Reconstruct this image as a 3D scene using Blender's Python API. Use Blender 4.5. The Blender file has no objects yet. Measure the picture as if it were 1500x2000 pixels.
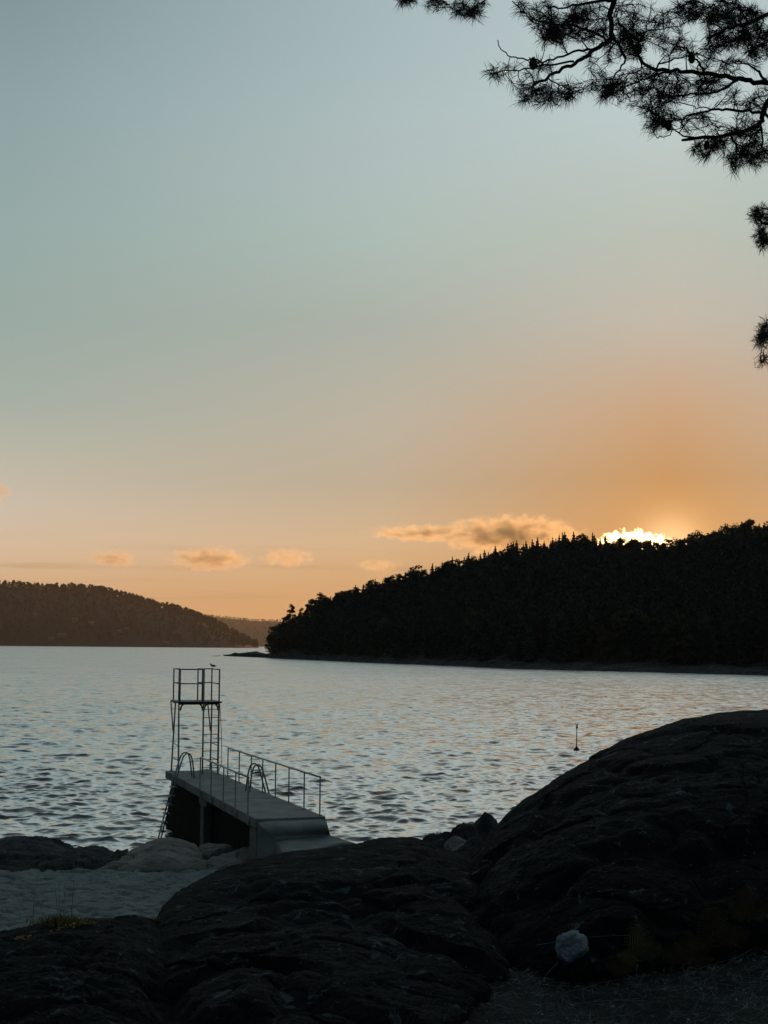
import bpy, math, random
import numpy as np
from mathutils import Vector, Matrix

R = math.radians
random.seed(7)
scene = bpy.context.scene
COL = scene.collection

# ------------------------------------------------------------------ camera
F = 3000.0                       # focal length in pixels of a 1500 x 2000 frame
EYE = 6.0
PITCH = math.atan(263 / F)
ROLL = R(0.5)
_cp, _sp = math.cos(PITCH), math.sin(PITCH)
FWD = Vector((0, _cp, _sp))
_r0, _u0 = Vector((1, 0, 0)), Vector((0, -_sp, _cp))
RIGHT = _r0 * math.cos(ROLL) + _u0 * math.sin(ROLL)
UP = _u0 * math.cos(ROLL) - _r0 * math.sin(ROLL)
cam = bpy.data.cameras.new("camera")
cam.sensor_fit = 'VERTICAL'
cam.sensor_height = 24
cam.lens = F / 2000 * 24
cam.clip_start = 0.1
cam.clip_end = 60000
camo = bpy.data.objects.new("camera", cam)
M = Matrix((RIGHT, UP, -FWD)).transposed().to_4x4()
M.translation = Vector((0, 0, EYE))
camo.matrix_world = M
COL.objects.link(camo)
scene.camera = camo


def ray(u, v):
    return FWD + RIGHT * ((u - 750) / F) - UP * ((v - 1000) / F)


def at_z(u, v, z):
    d = ray(u, v)
    return Vector((0, 0, EYE)) + d * ((z - EYE) / d.z)


def at_y(u, v, y):
    d = ray(u, v)
    return Vector((0, 0, EYE)) + d * (y / d.y)


def proj(p):
    q = Vector(p) - Vector((0, 0, EYE))
    w = q.dot(FWD)
    return 750 + F * q.dot(RIGHT) / w, 1000 - F * q.dot(UP) / w


def hor(u):
    return 1263 + (u - 750) * math.tan(ROLL)


# ------------------------------------------------------------------ light and sky
SUN_AZ = math.atan((1312 - 750) / F)
SUN_EL = R(3.75)
SUN_DIR = Vector((math.sin(SUN_AZ) * math.cos(SUN_EL), math.cos(SUN_AZ) * math.cos(SUN_EL), math.sin(SUN_EL)))
sun = bpy.data.lights.new("sun", 'SUN')
sun.energy = 2.0
sun.angle = R(0.5)
sun.color = (1.0, 0.56, 0.24)
suno = bpy.data.objects.new("sun", sun)
suno.rotation_euler = SUN_DIR.to_track_quat('Z', 'Y').to_euler()
suno.location = (40, 200, 80)
COL.objects.link(suno)

scene.view_settings.view_transform = 'Standard'
scene.view_settings.look = 'None'
scene.view_settings.exposure = 0.0
scene.view_settings.gamma = 1.0
scene.render.engine = 'CYCLES'
scene.cycles.use_denoising = True
scene.cycles.max_bounces = 6
scene.cycles.volume_bounces = 1
scene.cycles.transparent_max_bounces = 8
scene.cycles.caustics_reflective = False
scene.cycles.caustics_refractive = False


def lin(r, g, b):
    def f(c):
        c /= 255.0
        return c / 12.92 if c <= 0.04045 else ((c + 0.055) / 1.055) ** 2.4
    return (f(r), f(g), f(b), 1.0)


class NT:
    """Short-hand for building node trees."""
    def __init__(self, tree):
        self.t = tree
        tree.nodes.clear()

    def n(self, kind, **kw):
        nd = self.t.nodes.new(kind)
        for k, v in kw.items():
            if k.startswith('i_'):
                nd.inputs[k[2:].replace('_', ' ')].default_value = v
            else:
                setattr(nd, k, v)
        return nd

    def l(self, a, b):
        self.t.links.new(a, b)

    def math(self, op, a, b=None, c=None, clamp=False):
        nd = self.t.nodes.new('ShaderNodeMath')
        nd.operation = op
        nd.use_clamp = clamp
        for i, x in enumerate((a, b, c)):
            if x is None:
                continue
            if isinstance(x, (int, float)):
                nd.inputs[i].default_value = x
            else:
                self.l(x, nd.inputs[i])
        return nd.outputs[0]

    def vmath(self, op, a, b=None):
        nd = self.t.nodes.new('ShaderNodeVectorMath')
        nd.operation = op
        for i, x in enumerate((a, b)):
            if x is None:
                continue
            if isinstance(x, (tuple, list, Vector)):
                nd.inputs[i].default_value = tuple(x)
            else:
                self.l(x, nd.inputs[i])
        return nd

    def ramp(self, fac, stops, interp='LINEAR'):
        nd = self.t.nodes.new('ShaderNodeValToRGB')
        cr = nd.color_ramp
        cr.interpolation = interp
        while len(cr.elements) < len(stops):
            cr.elements.new(0.5)
        for e, (p, c) in zip(cr.elements, sorted(stops, key=lambda s: s[0])):
            e.position = p
            e.color = c if len(c) == 4 else (*c, 1)
        self.l(fac, nd.inputs[0])
        return nd.outputs[0]

    def mix(self, fac, a, b, blend='MIX'):
        nd = self.t.nodes.new('ShaderNodeMix')
        nd.data_type = 'RGBA'
        nd.blend_type = blend
        for s, x in ((nd.inputs[0], fac), (nd.inputs[6], a), (nd.inputs[7], b)):
            if isinstance(x, (int, float)):
                s.default_value = x
            elif isinstance(x, (tuple, list)):
                s.default_value = x if len(x) == 4 else (*x, 1)
            else:
                self.l(x, s)
        return nd.outputs[2]

    def maprange(self, x, a, b, c=0.0, d=1.0, smooth=False):
        nd = self.t.nodes.new('ShaderNodeMapRange')
        nd.interpolation_type = 'SMOOTHSTEP' if smooth else 'LINEAR'
        self.l(x, nd.inputs[0])
        for i, k in enumerate((a, b, c, d)):
            nd.inputs[i + 1].default_value = k
        return nd.outputs[0]


def build_world():
    w = bpy.data.worlds.new("World")
    scene.world = w
    w.use_nodes = True
    T = NT(w.node_tree)
    tc = T.n('ShaderNodeTexCoord')
    d = T.vmath('NORMALIZE', tc.outputs['Generated']).outputs[0]
    sp = T.n('ShaderNodeSeparateXYZ')
    T.l(d, sp.inputs[0])
    z = sp.outputs[2]
    # angle of heading away from the sun, in units where 1 = 180 degrees
    h = T.n('ShaderNodeCombineXYZ')
    T.l(sp.outputs[0], h.inputs[0]); T.l(sp.outputs[1], h.inputs[1])
    hn = T.vmath('NORMALIZE', h.outputs[0]).outputs[0]
    sh = (math.sin(SUN_AZ), math.cos(SUN_AZ), 0)
    ca = T.vmath('DOT_PRODUCT', hn, sh).outputs['Value']
    az = T.math('DIVIDE', T.math('ARCCOSINE', T.math('MINIMUM', T.math('MAXIMUM', ca, -0.99999), 0.99999)), math.pi)

    def el(v):                                     # picture row -> sine of elevation
        return math.sin(math.atan((1263 - v) / F))
    zz = T.maprange(z, -0.02, 0.98)                # ramp position = z + 0.02

    def rp(stops, top):
        s = [(el(v) + 0.02, lin(*c)) for v, c in stops]
        s += [(0.0, lin(*stops[-1][1])), (0.62, top[0]), (1.0, top[1])]
        return T.ramp(zz, s, 'LINEAR')
    zen = (0.085, 0.125, 0.145)
    hi = (0.37, 0.40, 0.385)
    near = rp([(0, (190, 206, 208)), (204, (190, 208, 208)), (454, (184, 193, 183)), (625, (190, 184, 173)),
               (804, (192, 155, 125)), (930, (180, 133, 90)), (1005, (188, 133, 80)), (1100, (198, 136, 76)),
               (1262, (200, 136, 74))], (hi, zen))
    mid = rp([(0, (168, 188, 193)), (204, (174, 193, 195)), (330, (175, 193, 192)), (454, (171, 191, 185)),
               (625, (168, 178, 170)), (820, (184, 178, 163)), (950, (188, 172, 150)), (1060, (215, 181, 144)),
               (1160, (212, 162, 112)), (1262, (214, 156, 100))], (hi, zen))
    far = rp([(0, (131, 154, 157)), (204, (143, 166, 169)), (454, (151, 173, 171)), (654, (155, 174, 167)),
               (804, (168, 179, 169)), (924, (193, 189, 172)), (1005, (209, 194, 175)), (1080, (221, 193, 163)),
              (1180, (218, 174, 128)), (1262, (216, 166, 118))], ((0.13, 0.18, 0.20), zen))
    side = rp([(0, (84, 104, 110)), (600, (92, 108, 110)), (900, (112, 116, 110)), (1262, (120, 108, 96))],
              ((0.06, 0.09, 0.105), zen))
    back = rp([(0, (48, 64, 72)), (900, (50, 62, 68)), (1262, (44, 52, 56))], ((0.035, 0.055, 0.068), zen))
    c = T.mix(T.maprange(az, 0.0, 10.6 / 180), near, mid)
    c = T.mix(T.maprange(az, 10.6 / 180, 24.6 / 180), c, far)
    c = T.mix(T.maprange(az, 24.6 / 180, 62 / 180, smooth=True), c, side)
    c = T.mix(T.maprange(az, 62 / 180, 115 / 180, smooth=True), c, back)
    # glow close about the hidden sun
    dot = T.vmath('DOT_PRODUCT', d, tuple(SUN_DIR)).outputs['Value']
    g1 = T.math('POWER', T.math('MAXIMUM', dot, 0.0), 900.0)
    g2 = T.math('POWER', T.math('MAXIMUM', dot, 0.0), 6000.0)
    c = T.mix(1.0, c, T.mix(g1, (0, 0, 0, 1), (0.07, 0.04, 0.016, 1)), 'ADD')
    c = T.mix(1.0, c, T.mix(g2, (0, 0, 0, 1), (0.6, 0.44, 0.25, 1)), 'ADD')
    # thin streaks of cirrus low over the horizon
    mp = T.n('ShaderNodeMapping')
    mp.inputs['Scale'].default_value = (7, 7, 150)
    T.l(d, mp.inputs[0])
    nz = T.n('ShaderNodeTexNoise', i_Scale=1.0, i_Detail=5.0, i_Roughness=0.55)
    T.l(mp.outputs[0], nz.inputs['Vector'])
    st = T.maprange(nz.outputs['Fac'], 0.50, 0.72, smooth=True)
    band = T.math('MULTIPLY', T.maprange(z, 0.018, 0.035, smooth=True), T.maprange(z, 0.075, 0.045, smooth=True))
    st = T.math('MULTIPLY', T.math('MULTIPLY', st, band), 0.55)
    c = T.mix(st, c, (0.50, 0.29, 0.17, 1))
    sky = T.n('ShaderNodeTexSky')
    sky.sky_type = 'NISHITA'
    sky.sun_disc = False
    sky.sun_elevation = SUN_EL
    sky.sun_rotation = SUN_AZ
    sky.dust_density = 2.0
    bg1 = T.n('ShaderNodeBackground', i_Strength=1.0)
    T.l(c, bg1.inputs[0])
    bg2 = T.n('ShaderNodeBackground', i_Strength=0.05)
    T.l(sky.outputs[0], bg2.inputs[0])
    mixs = T.n('ShaderNodeMixShader', i_Fac=0.06)
    T.l(bg1.outputs[0], mixs.inputs[1]); T.l(bg2.outputs[0], mixs.inputs[2])
    out = T.n('ShaderNodeOutputWorld')
    T.l(mixs.outputs[0], out.inputs[0])


build_world()


# ------------------------------------------------------------------ numeric noise
def _hash(ix, iy, iz, seed):
    h = (ix.astype(np.uint32) * np.uint32(374761393) + iy.astype(np.uint32) * np.uint32(668265263)
         + iz.astype(np.uint32) * np.uint32(2147483647) + np.uint32(seed * 974711 + 12345))
    h = (h ^ (h >> np.uint32(13))) * np.uint32(1274126177)
    h = (h ^ (h >> np.uint32(16))) * np.uint32(2246822519)
    h = h ^ (h >> np.uint32(15))
    return h


def gnoise(p, seed=0):
    """gradient noise for an (N, 3) array, about -1 .. 1"""
    i = np.floor(p).astype(np.int64)
    f = p - i
    w = f * f * f * (f * (f * 6 - 15) + 10)
    tot = np.zeros(len(p))
    for dx in (0, 1):
        for dy in (0, 1):
            for dz in (0, 1):
                h = _hash(i[:, 0] + dx, i[:, 1] + dy, i[:, 2] + dz, seed)
                a = (h & np.uint32(1023)).astype(float) / 1023 * 2 * math.pi
                cz = ((h >> np.uint32(10)) & np.uint32(1023)).astype(float) / 1023 * 2 - 1
                sz = np.sqrt(1 - cz * cz)
                g = (np.cos(a) * sz * (f[:, 0] - dx) + np.sin(a) * sz * (f[:, 1] - dy) + cz * (f[:, 2] - dz))
                wx = w[:, 0] if dx else 1 - w[:, 0]
                wy = w[:, 1] if dy else 1 - w[:, 1]
                wz = w[:, 2] if dz else 1 - w[:, 2]
                tot += g * wx * wy * wz
    return tot * 1.5


def fbm(p, f0=1.0, octs=4, gain=0.5, seed=0, ridged=False):
    out = np.zeros(len(p))
    a = 1.0
    for k in range(octs):
        n = gnoise(p * f0 * 2 ** k, seed + k * 17)
        out += a * ((1 - 2 * np.abs(n)) if ridged else n)
        a *= gain
    return out


def facets(p, freq, seed=0, tilt=0.5):
    """broken faces: every cell of a jittered lattice is its own tilted plane; returns height and distance to the crack"""
    q = p * freq
    q = q + np.stack([gnoise(q * 1.3, seed + 3), gnoise(q * 1.3 + 9.1, seed + 4), gnoise(q * 1.3 + 5.7, seed + 5)], -1) * 0.28
    i = np.floor(q).astype(np.int64)
    f1 = np.full(len(q), 9.0); f2 = np.full(len(q), 9.0); hgt = np.zeros(len(q))
    for dx in (-1, 0, 1):
        for dy in (-1, 0, 1):
            for dz in (-1, 0, 1):
                c = i + np.array([dx, dy, dz])
                h = _hash(c[:, 0], c[:, 1], c[:, 2], seed)
                r = [((h >> np.uint32(k * 8)) & np.uint32(255)).astype(float) / 255 for k in range(4)]
                h2 = _hash(c[:, 0], c[:, 1], c[:, 2], seed + 77)
                t = [((h2 >> np.uint32(k * 8)) & np.uint32(255)).astype(float) / 255 - 0.5 for k in range(4)]
                d = q - (c + np.stack(r[:3], -1))
                dist = np.linalg.norm(d, axis=1)
                hh = (d[:, 0] * t[0] + d[:, 1] * t[1] + d[:, 2] * t[2]) * 2 * tilt + t[3] * 0.7
                near = dist < f1
                f2 = np.where(near, f1, np.minimum(f2, dist))
                hgt = np.where(near, hh, hgt)
                f1 = np.where(near, dist, f1)
    return hgt, f2 - f1


# ------------------------------------------------------------------ mesh builder
class MB:
    def __init__(self):
        self.v, self.f = [], []

    def add(self, vs, fs):
        o = len(self.v)
        self.v.extend(tuple(x) for x in vs)
        self.f.extend(tuple(i + o for i in f) for f in fs)
        return self

    def tube(self, pts, r, n=8, cap=True):
        pts = [Vector(p) for p in pts]
        rs = r if isinstance(r, (list, tuple)) else [r] * len(pts)
        vs, fs = [], []
        prev = None
        for i, p in enumerate(pts):
            t = (pts[min(i + 1, len(pts) - 1)] - pts[max(i - 1, 0)])
            t = t.normalized() if t.length > 1e-9 else Vector((0, 0, 1))
            if prev is None:
                a = t.cross(Vector((0.31, 0.12, 1)))
                if a.length < 0.05:
                    a = t.cross(Vector((1, 0, 0)))
                a.normalize()
            else:
                a = prev - t * prev.dot(t)
                a = a.normalized() if a.length > 1e-6 else t.orthogonal().normalized()
            prev = a
            b = t.cross(a)
            for k in range(n):
                an = 2 * math.pi * k / n
                vs.append(p + (a * math.cos(an) + b * math.sin(an)) * rs[i])
        for i in range(len(pts) - 1):
            for k in range(n):
                fs.append((i * n + k, i * n + (k + 1) % n, (i + 1) * n + (k + 1) % n, (i + 1) * n + k))
        if cap:
            fs.append(tuple(range(n - 1, -1, -1)))
            m = (len(pts) - 1) * n
            fs.append(tuple(m + k for k in range(n)))
        return self.add(vs, fs)

    def prism(self, poly_top, poly_bot):
        n = len(poly_top)
        vs = list(poly_top) + list(poly_bot)
        fs = [tuple(range(n)), tuple(range(2 * n - 1, n - 1, -1))]
        for k in range(n):
            fs.append((k, n + k, n + (k + 1) % n, (k + 1) % n))
        return self.add(vs, fs)

    def box(self, c, ax, ay, az):
        c, ax, ay, az = map(Vector, (c, ax, ay, az))
        t = [c - ax - ay + az, c + ax - ay + az, c + ax + ay + az, c - ax + ay + az]
        b = [c - ax - ay - az, c + ax - ay - az, c + ax + ay - az, c - ax + ay - az]
        return self.prism(t, b)

    def grid(self, P, nr, nc):
        fs = [(r * nc + c, r * nc + c + 1, (r + 1) * nc + c + 1, (r + 1) * nc + c)
              for r in range(nr - 1) for c in range(nc - 1)]
        return self.add(P, fs)

    def build(self, name, mat, parent=None, smooth=False, bevel=0.0):
        me = bpy.data.meshes.new(name)
        me.from_pydata(self.v, [], self.f)
        return finish(name, me, mat, parent, smooth, bevel)


def finish(name, me, mat, parent=None, smooth=False, bevel=0.0):
    me.materials.append(mat)
    if smooth:
        me.polygons.foreach_set('use_smooth', [True] * len(me.polygons))
    me.update()
    o = bpy.data.objects.new(name, me)
    COL.objects.link(o)
    if parent is not None:
        o.parent = parent
        o.matrix_parent_inverse = parent.matrix_basis.inverted()
    if bevel:
        b = o.modifiers.new("bevel", 'BEVEL')
        b.width = bevel
        b.segments = 2
        b.limit_method = 'ANGLE'
    return o


def grid_mesh(name, P, nr, nc, mat, parent=None, smooth=True):
    P = np.asarray(P, dtype=np.float32).reshape(-1, 3)
    idx = np.arange(nr * nc).reshape(nr, nc)
    q = np.stack([idx[:-1, :-1], idx[:-1, 1:], idx[1:, 1:], idx[1:, :-1]], -1).reshape(-1, 4)
    return np_mesh(name, P, q, mat, parent, smooth)


def np_mesh(name, P, faces, mat, parent=None, smooth=False):
    me = bpy.data.meshes.new(name)
    P = np.asarray(P, dtype=np.float32)
    faces = np.asarray(faces, dtype=np.int32)
    k = faces.shape[1]
    me.vertices.add(len(P))
    me.vertices.foreach_set('co', P.ravel())
    me.loops.add(faces.size)
    me.loops.foreach_set('vertex_index', faces.ravel())
    me.polygons.add(len(faces))
    me.polygons.foreach_set('loop_start', np.arange(0, faces.size, k, dtype=np.int32))
    me.polygons.foreach_set('loop_total', np.full(len(faces), k, dtype=np.int32))
    me.update(calc_edges=True)
    return finish(name, me, mat, parent, smooth)


def tag(o, label=None, cat=None, group=None, kind=None):
    if label:
        o['label'] = label
    if cat:
        o['category'] = cat
    if group:
        o['group'] = group
    if kind:
        o['kind'] = kind
    return o


def thing(name, label, cat, loc, group=None):
    o = bpy.data.objects.new(name, None)
    o.empty_display_size = 0.2
    o.location = loc
    COL.objects.link(o)
    return tag(o, label, cat, group)


def copy_tree(o, parent=None):
    c = o.copy()
    COL.objects.link(c)
    if parent is not None:
        c.parent = parent
    for ch in [k for k in KIDS.get(o.name, [])]:
        copy_tree(ch, c)
    return c


KIDS = {}


# ------------------------------------------------------------------ materials
def material(name):
    m = bpy.data.materials.new(name)
    m.use_nodes = True
    T = NT(m.node_tree)
    p = T.n('ShaderNodeBsdfPrincipled')
    o = T.n('ShaderNodeOutputMaterial')
    T.l(p.outputs[0], o.inputs[0])
    return m, T, p, o


def noisy(name, c1, c2, scale=4.0, rough=0.8, bump=0.0, bscale=30.0, metallic=0.0, detail=6.0, lo=0.35, hi=0.65):
    m, T, p, o = material(name)
    tc = T.n('ShaderNodeTexCoord')
    nz = T.n('ShaderNodeTexNoise', i_Scale=scale, i_Detail=detail, i_Roughness=0.6)
    T.l(tc.outputs['Object'], nz.inputs['Vector'])
    T.l(T.ramp(nz.outputs['Fac'], [(lo, c1), (hi, c2)]), p.inputs['Base Color'])
    p.inputs['Roughness'].default_value = rough
    p.inputs['Metallic'].default_value = metallic
    if bump:
        n2 = T.n('ShaderNodeTexNoise', i_Scale=bscale, i_Detail=8.0, i_Roughness=0.65)
        T.l(tc.outputs['Object'], n2.inputs['Vector'])
        b = T.n('ShaderNodeBump', i_Strength=1.0, i_Distance=bump)
        T.l(n2.outputs['Fac'], b.inputs['Height'])
        T.l(b.outputs[0], p.inputs['Normal'])
    return m


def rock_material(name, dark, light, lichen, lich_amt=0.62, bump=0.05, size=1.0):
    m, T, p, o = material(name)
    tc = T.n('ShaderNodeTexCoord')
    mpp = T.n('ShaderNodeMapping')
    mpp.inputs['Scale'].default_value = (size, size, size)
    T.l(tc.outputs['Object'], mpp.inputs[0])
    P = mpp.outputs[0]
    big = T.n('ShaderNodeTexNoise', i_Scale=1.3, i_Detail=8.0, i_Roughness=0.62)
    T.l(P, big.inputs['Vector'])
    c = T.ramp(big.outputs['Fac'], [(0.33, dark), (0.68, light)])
    fine = T.n('ShaderNodeTexNoise', i_Scale=34.0, i_Detail=6.0, i_Roughness=0.7)
    T.l(P, fine.inputs['Vector'])
    c = T.mix(0.55, c, T.ramp(fine.outputs['Fac'], [(0.3, (0.25, 0.25, 0.25)), (0.7, (1, 1, 1))]), 'MULTIPLY')
    # lichen: crusty patches and small speckles
    ln = T.n('ShaderNodeTexNoise', i_Scale=5.5, i_Detail=9.0, i_Roughness=0.72, i_Distortion=0.4)
    T.l(P, ln.inputs['Vector'])
    lf = T.maprange(ln.outputs['Fac'], lich_amt, lich_amt + 0.07, smooth=True)
    sp = T.n('ShaderNodeTexNoise', i_Scale=26.0, i_Detail=4.0, i_Roughness=0.6)
    T.l(P, sp.inputs['Vector'])
    sf = T.maprange(sp.outputs['Fac'], 0.66, 0.70, smooth=True)
    c = T.mix(T.math('MULTIPLY', T.math('MAXIMUM', lf, sf), 0.8), c, lichen)
    T.l(c, p.inputs['Base Color'])
    p.inputs['Roughness'].default_value = 0.9
    p.inputs['Specular IOR Level'].default_value = 0.2
    b1 = T.n('ShaderNodeBump', i_Strength=1.0, i_Distance=bump)
    n1 = T.n('ShaderNodeTexNoise', i_Scale=9.0, i_Detail=10.0, i_Roughness=0.7)
    T.l(P, n1.inputs['Vector'])
    vo = T.n('ShaderNodeTexVoronoi', i_Scale=4.0)
    vo.feature = 'DISTANCE_TO_EDGE'
    T.l(P, vo.inputs['Vector'])
    crack = T.maprange(vo.outputs['Distance'], 0.0, 0.05)
    hgt = T.math('ADD', n1.outputs['Fac'], T.math('MULTIPLY', crack, 0.08))
    T.l(hgt, b1.inputs['Height'])
    T.l(b1.outputs[0], p.inputs['Normal'])
    return m


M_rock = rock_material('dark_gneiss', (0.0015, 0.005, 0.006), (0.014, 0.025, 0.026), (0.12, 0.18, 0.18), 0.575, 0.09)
M_shore_dark = rock_material('shore_gneiss', (0.05, 0.052, 0.052), (0.17, 0.165, 0.16), (0.2, 0.2, 0.19), 0.68, 0.06)
M_shore_pale = rock_material('pale_granite', (0.27, 0.25, 0.23), (0.50, 0.45, 0.40), (0.55, 0.53, 0.48), 0.72, 0.05)
M_white_stone = noisy('white_stone', (0.20, 0.27, 0.31), (0.64, 0.72, 0.76), 11, 0.85, 0.02, 40)
M_ground = noisy('forest_soil', (0.006, 0.007, 0.010), (0.024, 0.032, 0.030), 5, 0.95, 0.04, 22)
M_concrete = noisy('concrete', (0.19, 0.20, 0.20), (0.37, 0.375, 0.365), 1.1, 0.8, 0.012, 40, detail=9.0)
M_concrete_dark = noisy('stained_concrete', (0.10, 0.115, 0.115), (0.20, 0.215, 0.21), 3.0, 0.85, 0.012, 30)
M_wall = noisy('dark_pier_wall', (0.003, 0.006, 0.006), (0.012, 0.017, 0.017), 3.0, 0.9, 0.02, 12)  # even, nearly black base for the wall set back below the deck
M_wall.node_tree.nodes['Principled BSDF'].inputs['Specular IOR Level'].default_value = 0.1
M_steel = noisy('galvanised_steel', (0.34, 0.36, 0.37), (0.52, 0.54, 0.55), 6.0, 0.45, 0.0, metallic=0.35)
M_steel_dark = noisy('painted_steel', (0.07, 0.08, 0.085), (0.13, 0.14, 0.145), 6.0, 0.5, 0.0, metallic=0.3)
M_bark = noisy('pine_bark', (0.02, 0.016, 0.013), (0.06, 0.045, 0.035), 18, 0.95, 0.02, 30)
M_needle = noisy('pine_needle', (0.012, 0.022, 0.014), (0.035, 0.05, 0.03), 3, 0.7)
M_cone = noisy('pine_cone_scale', (0.02, 0.015, 0.012), (0.05, 0.035, 0.025), 20, 0.9)
M_spruce = noisy('spruce_foliage', (0.012, 0.026, 0.024), (0.045, 0.075, 0.062), 0.35, 0.9)
M_pinefol = noisy('distant_pine_foliage', (0.014, 0.028, 0.024), (0.055, 0.078, 0.06), 0.4, 0.9)
M_leaf = noisy('autumn_leaves', (0.03, 0.034, 0.02), (0.15, 0.125, 0.055), 0.3, 0.9)
M_trunk = noisy('far_trunk', (0.03, 0.025, 0.02), (0.07, 0.055, 0.045), 1, 0.95)
M_hill = noisy('forest_floor', (0.012, 0.015, 0.012), (0.03, 0.032, 0.024), 0.05, 0.95)
M_farwood = noisy('far_woodland', (0.002, 0.0025, 0.002), (0.007, 0.006, 0.005), 0.02, 0.95)
M_shoreband = rock_material('shore_stone', (0.012, 0.015, 0.015), (0.14, 0.15, 0.145), (0.36, 0.36, 0.34), 0.57, 0.8, 0.2)
M_houses = noisy('weathered_wall', (0.16, 0.13, 0.11), (0.24, 0.2, 0.17), 0.3, 0.9)
M_roof = noisy('tiled_roof', (0.18, 0.15, 0.12), (0.3, 0.25, 0.21), 0.3, 0.9)
M_buoy = noisy('tarred_buoy', (0.02, 0.02, 0.02), (0.05, 0.045, 0.03), 4, 0.6)
M_gull = noisy('grey_feathers', (0.10, 0.105, 0.11), (0.22, 0.225, 0.23), 8, 0.9)
M_fern = noisy('yellow_bracken', (0.10, 0.095, 0.03), (0.20, 0.18, 0.06), 9, 0.8)
M_fern_brown = noisy('brown_bracken', (0.07, 0.04, 0.015), (0.16, 0.10, 0.035), 9, 0.8)
M_straw = noisy('dry_straw', (0.11, 0.115, 0.10), (0.24, 0.245, 0.22), 9, 0.85)
M_grass = noisy('autumn_grass', (0.14, 0.14, 0.04), (0.42, 0.31, 0.10), 6, 0.85)
M_dryleaf = noisy('orange_leaf', (0.34, 0.17, 0.05), (0.62, 0.34, 0.13), 8, 0.85)
M_litter = noisy('leaf_litter', (0.05, 0.06, 0.055), (0.36, 0.39, 0.36), 7, 0.95)


def sand_material():
    m, T, p, o = material('sand')
    tc = T.n('ShaderNodeTexCoord')
    nz = T.n('ShaderNodeTexNoise', i_Scale=1.2, i_Detail=7.0, i_Roughness=0.6)
    T.l(tc.outputs['Object'], nz.inputs['Vector'])
    T.l(T.ramp(nz.outputs['Fac'], [(0.3, (0.36, 0.41, 0.42)), (0.7, (0.54, 0.60, 0.60))]), p.inputs['Base Color'])
    p.inputs['Roughness'].default_value = 0.95
    p.inputs['Specular IOR Level'].default_value = 0.15
    n2 = T.n('ShaderNodeTexNoise', i_Scale=7.0, i_Detail=9.0, i_Roughness=0.66)
    T.l(tc.outputs['Object'], n2.inputs['Vector'])
    b = T.n('ShaderNodeBump', i_Strength=1.0, i_Distance=0.26)
    T.l(n2.outputs['Fac'], b.inputs['Height'])
    T.l(b.outputs[0], p.inputs['Normal'])
    return m


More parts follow.
